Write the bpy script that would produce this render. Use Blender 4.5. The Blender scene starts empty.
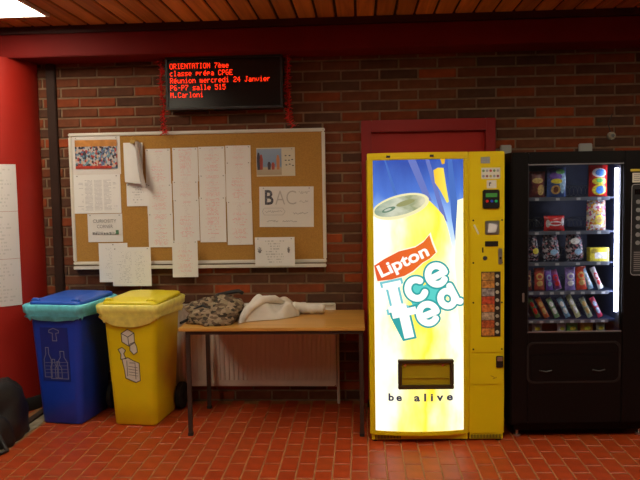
import bpy, bmesh, math, random
from mathutils import Vector, Matrix, noise
random.seed(7)
S = bpy.context.scene
COL = S.collection

# ------------------------------------------------------------------ camera
cam_d = bpy.data.cameras.new('camera'); cam = bpy.data.objects.new('camera', cam_d); COL.objects.link(cam)
cam_d.sensor_width = 36.0; cam_d.lens = 38.81; cam_d.clip_start = 0.05
CAM_YAW, CAM_PITCH, CAM_ROLL = 0.05915, 0.07279, 0.017
cam.matrix_world = (Matrix.Translation((0, -5.27, 1.64)) @ Matrix.Rotation(CAM_YAW, 4, 'Z')
                    @ Matrix.Rotation(math.pi/2 - CAM_PITCH, 4, 'X') @ Matrix.Rotation(-CAM_ROLL, 4, 'Z'))
S.camera = cam
# ------------------------------------------------------------------ world, exposure
W = bpy.data.worlds.new('world'); S.world = W; W.use_nodes = True
W.node_tree.nodes['Background'].inputs[0].default_value = (1.0, 0.78, 0.58, 1)
W.node_tree.nodes['Background'].inputs[1].default_value = 0.045
S.view_settings.view_transform = 'Standard'; S.view_settings.look = 'None'
S.view_settings.gamma = 1.0; S.view_settings.use_curve_mapping = False
S.view_settings.exposure = 0.0
LAMP = 13.5          # strength of the ceiling light diffusers
LAMP_COL = (1.0, 0.90, 0.70)
SIGN = 1.0          # strength of the backlit drink advert

# ------------------------------------------------------------------ helpers
def tag(o, label=None, cat=None, group=None, kind=None):
    if label: o['label'] = label
    if cat: o['category'] = cat
    if group: o['group'] = group
    if kind: o['kind'] = kind
    return o
def link(name, me, parent=None):
    o = bpy.data.objects.new(name, me); COL.objects.link(o)
    if parent: o.parent = parent
    return o
def empty(name, loc=(0, 0, 0), rz=0.0, label=None, cat=None, group=None, kind=None):
    o = bpy.data.objects.new(name, None); COL.objects.link(o)
    o.location = loc; o.rotation_euler = (0, 0, rz); o.empty_display_size = 0.1
    return tag(o, label, cat, group, kind)

class MB:
    def __init__(s): s.v = []; s.f = []; s.m = []; s.sm = []; s.mi = 0; s.smooth = False
    def add(s, vs, fs):
        b = len(s.v); s.v += [tuple(p) for p in vs]
        for f in fs: s.f.append([i+b for i in f]); s.m.append(s.mi); s.sm.append(s.smooth)
        return s
    def box(s, x0, x1, y0, y1, z0, z1):
        return s.add([(x0,y0,z0),(x1,y0,z0),(x1,y1,z0),(x0,y1,z0),(x0,y0,z1),(x1,y0,z1),(x1,y1,z1),(x0,y1,z1)],
              [(0,3,2,1),(4,5,6,7),(0,1,5,4),(1,2,6,5),(2,3,7,6),(3,0,4,7)])
    def rings(s, rings, cap0=True, cap1=True, closed=True):
        n = len(rings[0]); vs = [p for r in rings for p in r]; fs = []
        for i in range(len(rings)-1):
            for j in range(n if closed else n-1):
                k = (j+1) % n; fs.append((i*n+j, i*n+k, (i+1)*n+k, (i+1)*n+j))
        if cap0: fs.append(tuple(range(n))[::-1])
        if cap1: fs.append(tuple((len(rings)-1)*n+j for j in range(n)))
        return s.add(vs, fs)
    def tube(s, path, r, n=8, caps=True, radii=None):
        path = [Vector(p) for p in path]; rs = []; pu = None
        for i, p in enumerate(path):
            t = (path[min(i+1, len(path)-1)] - path[max(i-1, 0)]).normalized()
            if pu is None:
                pu = t.cross(Vector((0, 0, 1)))
                if pu.length < 1e-4: pu = Vector((1, 0, 0))
            pu = (pu - t*pu.dot(t)).normalized(); w = t.cross(pu); rr = radii[i] if radii else r
            rs.append([p + (pu*math.cos(2*math.pi*j/n) + w*math.sin(2*math.pi*j/n))*rr for j in range(n)])
        return s.rings(rs, caps, caps)
    def cyl(s, p0, p1, r, n=16, r1=None): return s.tube([p0, p1], r, n, True, [r, r1 if r1 is not None else r])
    def grid(s, fn, nu, nv):
        vs = [fn(i/nu, j/nv) for j in range(nv+1) for i in range(nu+1)]
        fs = [(j*(nu+1)+i, j*(nu+1)+i+1, (j+1)*(nu+1)+i+1, (j+1)*(nu+1)+i) for j in range(nv) for i in range(nu)]
        return s.add(vs, fs)
    def prism(s, pts, y0, y1):      # polygon in xz, extruded along y
        n = len(pts)
        return s.add([(x, y0, z) for x, z in pts] + [(x, y1, z) for x, z in pts],
              [tuple(range(n)), tuple(range(2*n-1, n-1, -1))] + [(i, n+i, n+(i+1) % n, (i+1) % n) for i in range(n)])
    def mesh(s, name, mats):
        me = bpy.data.meshes.new(name); me.from_pydata(s.v, [], s.f)
        for m in (mats if isinstance(mats, (list, tuple)) else [mats]): me.materials.append(m)
        for p, mi, sm in zip(me.polygons, s.m, s.sm): p.material_index = mi; p.use_smooth = sm
        bm = bmesh.new(); bm.from_mesh(me); bmesh.ops.recalc_face_normals(bm, faces=bm.faces[:]); bm.to_mesh(me); bm.free()
        me.update(); return me
    def build(s, name, mat, parent=None, bevel=0, seg=2, **kw):
        o = link(name, s.mesh(name, mat), parent)
        if bevel:
            bm = bmesh.new(); bm.from_mesh(o.data)
            es = [e for e in bm.edges if e.calc_face_angle(0) > 0.6]
            bmesh.ops.bevel(bm, geom=es, offset=bevel, segments=seg, affect='EDGES', clamp_overlap=True)
            bm.to_mesh(o.data); bm.free()
        return tag(o, **kw) if kw else o
def box(name, b, mat, parent=None, bevel=0, **kw): return MB().box(*b).build(name, mat, parent, bevel, **kw)
def rrect(w, d, r, n=5, cx=0, cy=0, z=0):
    pts = []
    for qx, qy, a0 in ((1, 1, 0), (-1, 1, 90), (-1, -1, 180), (1, -1, 270)):
        for i in range(n):
            a = math.radians(a0 + 90*i/(n-1)); pts.append((cx+qx*(w/2-r)+r*math.cos(a), cy+qy*(d/2-r)+r*math.sin(a), z))
    return pts
def text_mesh(body, size=1.0, offset=0.0, align='LEFT', space=1.0, shear=0.0):
    c = bpy.data.curves.new('lettering', 'FONT'); c.body = body; c.size = size; c.offset = offset; c.align_x = align
    c.space_character = space; c.shear = shear; c.resolution_u = 4
    o = bpy.data.objects.new('lettering', c); COL.objects.link(o)
    bpy.context.view_layer.update()
    me = bpy.data.meshes.new_from_object(o.evaluated_get(bpy.context.evaluated_depsgraph_get()))
    bpy.data.objects.remove(o); bpy.data.curves.remove(c); return me
def text_fit(body, w=None, h=None, offset=0.0, **k):   # returns mesh, lower-left at origin, scaled to w x h
    me = text_mesh(body, offset=offset, **k)
    xs = [v.co.x for v in me.vertices]; ys = [v.co.y for v in me.vertices]
    x0, x1, y0, y1 = min(xs), max(xs), min(ys), max(ys)
    sx = w/(x1-x0) if w else None; sy = h/(y1-y0) if h else None
    sx = sx or sy; sy = sy or sx
    for v in me.vertices: v.co = ((v.co.x-x0)*sx, (v.co.y-y0)*sy, 0)
    return me
def text_on(name, me, mat, parent, fn):
    """place flat lettering: fn maps (x, y) of the text to a point"""
    me.materials.clear(); me.materials.append(mat)
    for v in me.vertices: v.co = fn(v.co.x, v.co.y)
    me.update(); return link(name, me, parent)

# ------------------------------------------------------------------ materials
_M = {}
def mat(name, col, rough=0.5, metal=0.0, spec=0.5, emit=0.0, var=0.0, scale=20.0, bump=0.0, bscale=80.0, trans=0.0, alpha=1.0, coat=0.0):
    if name in _M: return _M[name]
    m = bpy.data.materials.new(name); m.use_nodes = True; nt = m.node_tree; b = nt.nodes['Principled BSDF']
    b.inputs['Base Color'].default_value = (*col, 1); b.inputs['Roughness'].default_value = rough
    b.inputs['Metallic'].default_value = metal; b.inputs['Specular IOR Level'].default_value = spec
    b.inputs['Transmission Weight'].default_value = trans; b.inputs['Alpha'].default_value = alpha
    b.inputs['Coat Weight'].default_value = coat
    if emit:
        b.inputs['Emission Color'].default_value = (*col, 1); b.inputs['Emission Strength'].default_value = emit
    tc = None
    if var or bump: tc = nt.nodes.new('ShaderNodeTexCoord')
    if var:
        n = nt.nodes.new('ShaderNodeTexNoise'); n.inputs['Scale'].default_value = scale; n.inputs['Detail'].default_value = 4
        nt.links.new(tc.outputs['Object'], n.inputs['Vector'])
        r = nt.nodes.new('ShaderNodeValToRGB'); nt.links.new(n.outputs['Fac'], r.inputs[0])
        r.color_ramp.elements[0].position = 0.3; r.color_ramp.elements[1].position = 0.7
        r.color_ramp.elements[0].color = (*[c*(1-var) for c in col], 1); r.color_ramp.elements[1].color = (*[min(1, c*(1+var)) for c in col], 1)
        nt.links.new(r.outputs[0], b.inputs['Base Color'])
        if emit: nt.links.new(r.outputs[0], b.inputs['Emission Color'])
    if bump:
        n = nt.nodes.new('ShaderNodeTexNoise'); n.inputs['Scale'].default_value = bscale; n.inputs['Detail'].default_value = 3
        nt.links.new(tc.outputs['Object'], n.inputs['Vector'])
        bp = nt.nodes.new('ShaderNodeBump'); bp.inputs['Strength'].default_value = bump; bp.inputs['Distance'].default_value = 0.004
        nt.links.new(n.outputs['Fac'], bp.inputs['Height']); nt.links.new(bp.outputs[0], b.inputs['Normal'])
    _M[name] = m; return m
def emit_mat(name, col, strength):
    if name in _M: return _M[name]
    m = bpy.data.materials.new(name); m.use_nodes = True; nt = m.node_tree; nt.nodes.clear()
    e = nt.nodes.new('ShaderNodeEmission'); o = nt.nodes.new('ShaderNodeOutputMaterial')
    e.inputs[0].default_value = (*col, 1); e.inputs[1].default_value = strength
    nt.links.new(e.outputs[0], o.inputs[0]); _M[name] = m; return m
def ramp_mat(name, stops, axis='Z', lo=0.0, hi=1.0, nscale=4.0, namt=0.0, rough=0.5, emit=None, stretch=(1, 1, 1), metal=0.0, bump=0.0):
    """colour by object coordinate along an axis, disturbed by noise"""
    if name in _M: return _M[name]
    m = bpy.data.materials.new(name); m.use_nodes = True; nt = m.node_tree; b = nt.nodes['Principled BSDF']
    tc = nt.nodes.new('ShaderNodeTexCoord'); sp = nt.nodes.new('ShaderNodeSeparateXYZ'); nt.links.new(tc.outputs['Object'], sp.inputs[0])
    mr = nt.nodes.new('ShaderNodeMapRange'); mr.inputs[1].default_value = lo; mr.inputs[2].default_value = hi; mr.clamp = False
    nt.links.new(sp.outputs[axis], mr.inputs[0]); src = mr.outputs[0]
    if namt:
        mp = nt.nodes.new('ShaderNodeMapping'); mp.inputs['Scale'].default_value = stretch; nt.links.new(tc.outputs['Object'], mp.inputs[0])
        n = nt.nodes.new('ShaderNodeTexNoise'); n.inputs['Scale'].default_value = nscale; n.inputs['Detail'].default_value = 4
        nt.links.new(mp.outputs[0], n.inputs['Vector'])
        ma = nt.nodes.new('ShaderNodeMath'); ma.operation = 'MULTIPLY_ADD'; ma.inputs[1].default_value = namt
        nt.links.new(n.outputs['Fac'], ma.inputs[0])
        sb = nt.nodes.new('ShaderNodeMath'); sb.operation = 'SUBTRACT'; sb.inputs[1].default_value = namt*0.5
        nt.links.new(src, sb.inputs[0]); nt.links.new(sb.outputs[0], ma.inputs[2]); src = ma.outputs[0]
    r = nt.nodes.new('ShaderNodeValToRGB'); nt.links.new(src, r.inputs[0]); el = r.color_ramp.elements
    while len(el) < len(stops): el.new(0.5)
    for e, (p, c) in zip(el, stops): e.position = p; e.color = (*c, 1)
    b.inputs['Roughness'].default_value = rough; b.inputs['Metallic'].default_value = metal
    if emit is None: nt.links.new(r.outputs[0], b.inputs['Base Color'])
    else:
        b.inputs['Base Color'].default_value = (0.05, 0.05, 0.05, 1)
        nt.links.new(r.outputs[0], b.inputs['Emission Color']); b.inputs['Emission Strength'].default_value = emit
    _M[name] = m; return m
def wood(name, c0, c1, grain=(40, 1.5, 40), rough=0.4):
    if name in _M: return _M[name]
    m = bpy.data.materials.new(name); m.use_nodes = True; nt = m.node_tree; b = nt.nodes['Principled BSDF']
    tc = nt.nodes.new('ShaderNodeTexCoord'); mp = nt.nodes.new('ShaderNodeMapping'); mp.inputs['Scale'].default_value = grain
    oi = nt.nodes.new('ShaderNodeObjectInfo'); va = nt.nodes.new('ShaderNodeVectorMath'); va.operation = 'ADD'
    nt.links.new(tc.outputs['Object'], va.inputs[0])
    sc = nt.nodes.new('ShaderNodeMath'); sc.operation = 'MULTIPLY'; sc.inputs[1].default_value = 30
    nt.links.new(oi.outputs['Random'], sc.inputs[0]); nt.links.new(sc.outputs[0], va.inputs[1]); nt.links.new(va.outputs[0], mp.inputs[0])
    n = nt.nodes.new('ShaderNodeTexNoise'); n.inputs['Scale'].default_value = 1; n.inputs['Detail'].default_value = 5; n.inputs['Distortion'].default_value = 0.6
    nt.links.new(mp.outputs[0], n.inputs['Vector'])
    r = nt.nodes.new('ShaderNodeValToRGB'); nt.links.new(n.outputs['Fac'], r.inputs[0])
    r.color_ramp.elements[0].position = 0.3; r.color_ramp.elements[1].position = 0.7
    r.color_ramp.elements[0].color = (*c0, 1); r.color_ramp.elements[1].color = (*c1, 1)
    hs = nt.nodes.new('ShaderNodeHueSaturation'); mr = nt.nodes.new('ShaderNodeMapRange'); mr.inputs[3].default_value = 0.7; mr.inputs[4].default_value = 1.25
    nt.links.new(oi.outputs['Random'], mr.inputs[0]); nt.links.new(mr.outputs[0], hs.inputs['Value']); nt.links.new(r.outputs[0], hs.inputs['Color'])
    nt.links.new(hs.outputs[0], b.inputs['Base Color']); b.inputs['Roughness'].default_value = rough
    _M[name] = m; return m
def paper_mat(name, rows=24, ink=(0.25, 0.25, 0.28), dens=0.5, margin=0.12, cols=0, base=(0.80, 0.79, 0.77), top=0.9, bot=0.08, ink2=None, seed=0.0):
    """printed sheet: rows of small marks (print), generated over the sheet's face"""
    if name in _M: return _M[name]
    m = bpy.data.materials.new(name); m.use_nodes = True; nt = m.node_tree; b = nt.nodes['Principled BSDF']; N = nt.nodes; L = nt.links
    def math_(op, a, bb=None, c=None):
        n = N.new('ShaderNodeMath'); n.operation = op
        for i, q in enumerate((a, bb, c)):
            if q is None: continue
            if isinstance(q, (int, float)): n.inputs[i].default_value = q
            else: L.new(q, n.inputs[i])
        return n.outputs[0]
    uv = N.new('ShaderNodeTexCoord'); sp = N.new('ShaderNodeSeparateXYZ'); L.new(uv.outputs['Generated'], sp.inputs[0])
    u, v = sp.outputs['X'], sp.outputs['Z']
    row = math_('FLOOR', math_('MULTIPLY', v, rows)); fr = math_('FRACT', math_('MULTIPLY', v, rows))
    inrow = math_('MULTIPLY', math_('GREATER_THAN', fr, 0.3), math_('LESS_THAN', fr, 0.75))
    cb = N.new('ShaderNodeCombineXYZ'); L.new(math_('MULTIPLY', u, 26), cb.inputs[0]); L.new(math_('MULTIPLY', row, 7.31), cb.inputs[1]); cb.inputs[2].default_value = seed
    nz = N.new('ShaderNodeTexNoise'); nz.inputs['Scale'].default_value = 1.0; nz.inputs['Detail'].default_value = 2; L.new(cb.outputs[0], nz.inputs['Vector'])
    word = math_('GREATER_THAN', nz.outputs['Fac'], 1-dens if dens > 0.5 else 0.5+(0.5-dens)*0.5)
    cb2 = N.new('ShaderNodeCombineXYZ'); L.new(row, cb2.inputs[0]); cb2.inputs[1].default_value = seed+3.3
    wn = N.new('ShaderNodeTexWhiteNoise'); wn.noise_dimensions = '2D'; L.new(cb2.outputs[0], wn.inputs['Vector'])
    ln = math_('LESS_THAN', math_('ABSOLUTE', math_('SUBTRACT', u, 0.5)), math_('MULTIPLY_ADD', wn.outputs['Value'], 0.25, 0.5-margin-0.25))
    vm = math_('MULTIPLY', math_('GREATER_THAN', v, bot), math_('LESS_THAN', v, top))
    k = math_('MULTIPLY', math_('MULTIPLY', inrow, word), math_('MULTIPLY', ln, vm))
    if cols:
        fc = math_('FRACT', math_('MULTIPLY', u, cols)); k = math_('MULTIPLY', k, math_('GREATER_THAN', fc, 0.18))
    mx = N.new('ShaderNodeMix'); mx.data_type = 'RGBA'; L.new(math_('MULTIPLY', k, 0.6), mx.inputs[0])
    mx.inputs[6].default_value = (*base, 1); mx.inputs[7].default_value = (*ink, 1)
    if ink2:
        m2 = N.new('ShaderNodeMix'); m2.data_type = 'RGBA'; L.new(math_('GREATER_THAN', wn.outputs['Value'], 0.55), m2.inputs[0])
        m2.inputs[6].default_value = (*ink, 1); m2.inputs[7].default_value = (*ink2, 1); L.new(m2.outputs[2], mx.inputs[7])
    L.new(mx.outputs[2], b.inputs['Base Color']); b.inputs['Roughness'].default_value = 0.7
    _M[name] = m; return m
def cell_mat(name, cols, scale, zs=1.0, rough=0.5, dark=0.0, spec=0.5):
    """patches of several colours (photo print, camouflage, candy)"""
    if name in _M: return _M[name]
    m = bpy.data.materials.new(name); m.use_nodes = True; nt = m.node_tree; b = nt.nodes['Principled BSDF']
    tc = nt.nodes.new('ShaderNodeTexCoord'); mp = nt.nodes.new('ShaderNodeMapping'); mp.inputs['Scale'].default_value = (1, 1, zs); nt.links.new(tc.outputs['Object'], mp.inputs[0])
    vo = nt.nodes.new('ShaderNodeTexVoronoi'); vo.inputs['Scale'].default_value = scale; nt.links.new(mp.outputs[0], vo.inputs['Vector'])
    sp = nt.nodes.new('ShaderNodeSeparateColor'); nt.links.new(vo.outputs['Color'], sp.inputs[0])
    r = nt.nodes.new('ShaderNodeValToRGB'); r.color_ramp.interpolation = 'CONSTANT'; nt.links.new(sp.outputs[0], r.inputs[0]); el = r.color_ramp.elements
    while len(el) < len(cols): el.new(0.5)
    for i, (e, c) in enumerate(zip(el, cols)): e.position = i/len(cols); e.color = (*c, 1)
    nt.links.new(r.outputs[0], b.inputs['Base Color']); b.inputs['Roughness'].default_value = rough; b.inputs['Specular IOR Level'].default_value = spec
    _M[name] = m; return m

MORTAR = mat('mortar', (0.23, 0.145, 0.085), 0.9, var=0.25, scale=12)
BRICK = [mat('brick_tone_%d' % i, c, 0.85, spec=0.2, var=0.2, scale=14, bump=0.3, bscale=120) for i, c in enumerate(
    [(0.145, 0.042, 0.018), (0.21, 0.046, 0.016), (0.105, 0.040, 0.021), (0.29, 0.056, 0.016), (0.085, 0.038, 0.023), (0.15, 0.048, 0.022)])]
GROUT = mat('grout', (0.33, 0.145, 0.05), 0.85, var=0.25, scale=9)
TILE = [mat('floor_tile_tone_%d' % i, c, 0.42, spec=0.3, var=0.16, scale=11, bump=0.08, bscale=60) for i, c in enumerate(
    [(0.36, 0.044, 0.008), (0.38, 0.048, 0.009), (0.33, 0.040, 0.008), (0.36, 0.052, 0.010)])]
RED = mat('red_paint', (0.37, 0.013, 0.006), 0.5, var=0.06, scale=3)
RED_DARK = mat('dark_maroon', (0.055, 0.008, 0.006), 0.5, spec=0.3, var=0.1, scale=4)
PLANK = wood('ceiling_pine', (0.48, 0.165, 0.035), (0.80, 0.34, 0.085), (26, 1.2, 26), 0.42)
SHADOW = mat('ceiling_backing', (0.03, 0.012, 0.006), 0.9)  # dark brown backing behind the plank gaps
BLACK = mat('black_plastic', (0.012, 0.011, 0.011), 0.42, var=0.1)
RUBBER = mat('black_rubber', (0.012, 0.012, 0.012), 0.7, var=0.1)
WHITE = mat('white_enamel', (0.72, 0.68, 0.60), 0.4, var=0.03, scale=4)
STEEL = mat('brushed_steel', (0.55, 0.54, 0.52), 0.32, 0.9, var=0.08, scale=40)
CHROME = mat('chrome', (0.75, 0.75, 0.75), 0.12, 1.0)

# ================================================================== SETTING
# floor -------------------------------------------------------------
PX, PY, FX = 0.1055, 0.211, -0.18
floor = box('floor', (-4.2, 3.4, -7.5, 0.10, -0.08, -0.004), GROUT, kind='structure')
def slab_mesh(name, w, l, h, c, mats, axis='floor'):
    """chamfered block: floor tile (top face up) centred on its own origin"""
    m = MB(); r = [[(-w/2, -l/2, -h), (w/2, -l/2, -h), (w/2, l/2, -h), (-w/2, l/2, -h)],
                   [(-w/2, -l/2, -c), (w/2, -l/2, -c), (w/2, l/2, -c), (-w/2, l/2, -c)],
                   [(-w/2+c, -l/2+c, 0), (w/2-c, -l/2+c, 0), (w/2-c, l/2-c, 0), (-w/2+c, l/2-c, 0)]]
    m.rings(r, False, True); return m
tw, tl = PX-0.008, PY-0.012
tile_me = [slab_mesh('tile', tw, tl, 0.012, 0.003, None).mesh('tile', TILE[i]) for i in range(4)]
tiles = []
KERB0, KERB1 = -2.435, -2.295
for i in range(-38, 34):
    x = FX + (i+0.5)*PX
    if x < -4.1 or x > 3.3: continue
    for j in range(0, 36):
        y = 0.02 - (j+0.5)*PY - (PY/2 if i % 2 else 0)
        if y < -7.4: continue
        if KERB0-0.02 < x < KERB1+0.03 and y < -0.1: continue
        tiles.append((x, y))
def tile_rank(t):
    x, y = t
    if y < -1.62 or x < -2.75 or x > 2.0: return 99+abs(y)
    if y > -0.78 and x > 0.02: return 50
    return -y*-1 + 3
tiles.sort(key=tile_rank)
stuff = MB()
for k, (x, y) in enumerate(tiles):
    t = random.choices(range(4), (4, 3, 2, 2))[0]; dz = random.uniform(-0.0012, 0.0)
    if k < 300:
        o = link('tile', tile_me[t], floor); o.location = (x, y, dz)
    else:
        stuff.mi = t; h, c = 0.012, 0.003; w, l = tw, tl
        stuff.rings([[(x-w/2, y-l/2, dz-h), (x+w/2, y-l/2, dz-h), (x+w/2, y+l/2, dz-h), (x-w/2, y+l/2, dz-h)],
                     [(x-w/2, y-l/2, dz-c), (x+w/2, y-l/2, dz-c), (x+w/2, y+l/2, dz-c), (x-w/2, y+l/2, dz-c)],
                     [(x-w/2+c, y-l/2+c, dz), (x+w/2-c, y-l/2+c, dz), (x+w/2-c, y+l/2-c, dz), (x-w/2+c, y+l/2-c, dz)]], False, True)
stuff.build('tile_field', TILE, floor, kind='stuff')
KERBM = mat('worn_stone', (0.26, 0.22, 0.15), 0.85, var=0.45, scale=9, bump=0.5, bscale=30)
kb = MB()
def kerb_pt(u, v):
    y = -7.4 + v*7.2; x = KERB0 + 0.05 + u*(KERB1-KERB0-0.055)
    if u == 1: x += 0.022*noise.noise((0, y*9, 3)) - 0.004
    return (x, y, 0.002 + 0.004*noise.noise((x*20, y*6, 0)))
kb.grid(kerb_pt, 3, 150); kb.build('trim_4', KERBM, kind='structure')
box('trim_5', (KERB0-0.012, KERB0+0.045, -7.4, -0.2, -0.01, 0.010), mat('dark_joint_strip', (0.045, 0.03, 0.022), 0.6, var=0.2), bevel=0.003, kind='structure')

# back wall -----------------------------------------------------------
wall = box('wall_back', (-4.2, 3.4, 0.0, 0.25, -0.08, 2.95), MORTAR, kind='structure')
BL, BH = 0.288, 0.0765
bw, bh, bd, bc = BL-0.014, BH-0.0145, 0.009, 0.003
def brick_rings(x, z, w, h, d=bd, c=bc, y=0.0):
    a = [(x-w/2, y, z-h/2), (x+w/2, y, z-h/2), (x+w/2, y, z+h/2), (x-w/2, y, z+h/2)]
    b = [(p[0], y-d+c, p[2]) for p in a]
    cc = [(x-w/2+c, y-d, z-h/2+c), (x+w/2-c, y-d, z-h/2+c), (x+w/2-c, y-d, z+h/2-c), (x-w/2+c, y-d, z+h/2-c)]
    return [a, b, cc]
brick_me = [MB().rings(brick_rings(0, 0, bw, bh), False, True).mesh('brick', BRICK[i]) for i in range(6)]
DX0, DX1, DZ1 = 0.013, 1.004, 2.148
blist = []
for r in range(0, 38):
    z = 0.005 + (r+0.5)*BH
    for i in range(-15, 13):
        x = 0.298 + (i + (0.5 if r % 2 else 0))*BL
        x0, x1 = x-bw/2, x+bw/2
        if z-bh/2 < DZ1 and x1 > DX0 and x0 < DX1:      # cut by the doorway
            if x0 < DX0-0.03: x1 = DX0
            elif x1 > DX1+0.03: x0 = DX1
            else: continue
        blist.append(((x0+x1)/2, z, x1-x0))
def brick_rank(b):
    x, z, w = b
    if w < bw-0.01: return 60
    if z > 2.64: return 50 + z
    if -2.1 < x < -0.42 and 1.14 < z < 2.03: return 40
    if x > 0.0 and z < 1.86: return 45
    if x < -2.6 or x > 2.25: return 30
    if z < 0.7: return 20
    return abs(x)*0.1
blist.sort(key=brick_rank)
bs = MB()
for k, (x, z, w) in enumerate(blist):
    t = random.choices(range(6), (5, 4, 5, 2, 4, 4))[0]; dy = random.uniform(-0.0015, 0.0015)
    if k < 300:
        o = link('brick', brick_me[t], wall); o.location = (x, dy, z)
    else:
        bs.mi = t; bs.rings(brick_rings(x, z, w, bh, y=dy), False, True)
bs.build('brick_field', BRICK, wall, kind='stuff')

# ceiling -------------------------------------------------------------
CZ = 2.85
ceil = box('ceiling', (-4.2, 3.4, -7.5, 0.1, CZ+0.012, CZ+0.08), SHADOW, kind='structure')
PW = 0.137
pm = MB(); c = 0.004
pm.rings([[(-PW/2+0.009, -7.4, 0.012), (PW/2-0.009, -7.4, 0.012), (PW/2-0.009, -0.28, 0.012), (-PW/2+0.009, -0.28, 0.012)],
          [(-PW/2+0.009, -7.4, c), (PW/2-0.009, -7.4, c), (PW/2-0.009, -0.28, c), (-PW/2+0.009, -0.28, c)],
          [(-PW/2+0.009+c, -7.4, 0), (PW/2-0.009-c, -7.4, 0), (PW/2-0.009-c, -0.28, 0), (-PW/2+0.009+c, -0.28, 0)]], True, True)
plank_me = pm.mesh('plank', PLANK)
for i in range(-28, 25):
    o = link('plank', plank_me, ceil); o.location = (-0.154 + (i+0.5)*PW, 0, CZ)
box('trim_1', (-4.2, 3.4, -0.30, -0.0, 2.635, 2.80), mat('shaded_beam_paint', (0.17, 0.004, 0.002), 0.6, spec=0.15, var=0.1, scale=4), bevel=0.006, kind='structure')     # red beam, paint darkened to stand in for weak light
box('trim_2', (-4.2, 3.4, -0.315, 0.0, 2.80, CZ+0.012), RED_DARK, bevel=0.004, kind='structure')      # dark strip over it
# round red column ------------------------------------------------------
CCX, CCY, CR = -2.87, -0.05, 0.40
n = 64
def ring(r, z): return [(CCX+r*math.cos(2*math.pi*i/n), CCY+r*math.sin(2*math.pi*i/n), z) for i in range(n)]
mb = MB(); mb.smooth = True; mb.rings([ring(CR, 0), ring(CR, 2.64)], False, False); mb.build('wall_left', RED, kind='structure')
mb = MB(); mb.smooth = True; mb.rings([ring(CR+0.012, 0), ring(CR+0.012, 0.095), ring(CR+0.002, 0.10)], False, False)
mb.build('baseboard_left', mat('black_skirting', (0.02, 0.016, 0.014), 0.5), kind='structure')
# dark corner duct on the bricks
mb = MB().box(-2.395, -2.325, -0.040, -0.002, 0.0, 2.635); mb.build('trim_3', mat('brown_duct', (0.035, 0.016, 0.011), 0.6, spec=0.2, var=0.15, scale=6), bevel=0.006, kind='structure')

# door with frame ---------------------------------------------------------
DOORM = mat('red_door_paint', (0.40, 0.010, 0.006), 0.5, spec=0.3, var=0.05, scale=3)
DFRAME = mat('door_frame_paint', (0.30, 0.010, 0.009), 0.5, spec=0.3, var=0.06, scale=3)
door = box('door_1', (0.09, 0.93, -0.022, 0.0, 0.005, 2.06), DOORM, bevel=0.003, kind='structure')
box('jamb', (DX0, 0.09, -0.075, 0.0, 0.0, DZ1), DFRAME, door, bevel=0.005)
box('jamb', (0.93, DX1, -0.075, 0.0, 0.0, DZ1), DFRAME, door, bevel=0.005)
box('lintel', (0.09, 0.93, -0.075, 0.0, 2.06, DZ1), DFRAME, door, bevel=0.005)
MB().cyl((0.16, -0.022, 1.02), (0.16, -0.07, 1.02), 0.010).cyl((0.15, -0.065, 1.02), (0.28, -0.065, 1.02), 0.009).build('door_handle', STEEL, door)

# ceiling lights ----------------------------------------------------------
DIFF = emit_mat('light_diffuser', LAMP_COL, LAMP)
def ceiling_light(x0, x1, y0, y1, label, drop=0.095):  # deep default frame is made up to hold light off the upper wall
    r = empty('ceiling_light', ((x0+x1)/2, (y0+y1)/2, CZ-0.03), 0, label, 'light', 'fluorescent ceiling panels')
    r.location.z = CZ-drop
    a, b = (x1-x0)/2, (y1-y0)/2
    m = MB()
    for q in ((-a, a, -b, -b+0.02), (-a, a, b-0.02, b), (-a, -a+0.02, -b+0.02, b-0.02), (a-0.02, a, -b+0.02, b-0.02)): m.box(q[0], q[1], q[2], q[3], 0.0, drop)
    m.build('frame', mat('light_frame', (0.8, 0.76, 0.68), 0.5), r)
    box('diffuser', (-a+0.02, a-0.02, -b+0.02, b-0.02, drop-0.010, drop-0.005), DIFF, r)
ceiling_light(-2.73, -2.07, -1.95, -0.64, 'glowing white ceiling panel in the corner above the round column', 0.02)
ceiling_light(-2.70, -2.03, -4.6, -3.3, 'glowing white ceiling panel nearer the viewer on the left')
ceiling_light(-0.20, 0.47, -3.2, -1.9, 'glowing white ceiling panel added overhead out of view in the middle of the room')  # unseen lamp, added to light the wall and machine fronts
ceiling_light(2.0, 2.67, -3.2, -1.9, 'glowing white ceiling panel added overhead out of view on the right')  # unseen lamp, added to brighten the right side

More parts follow.
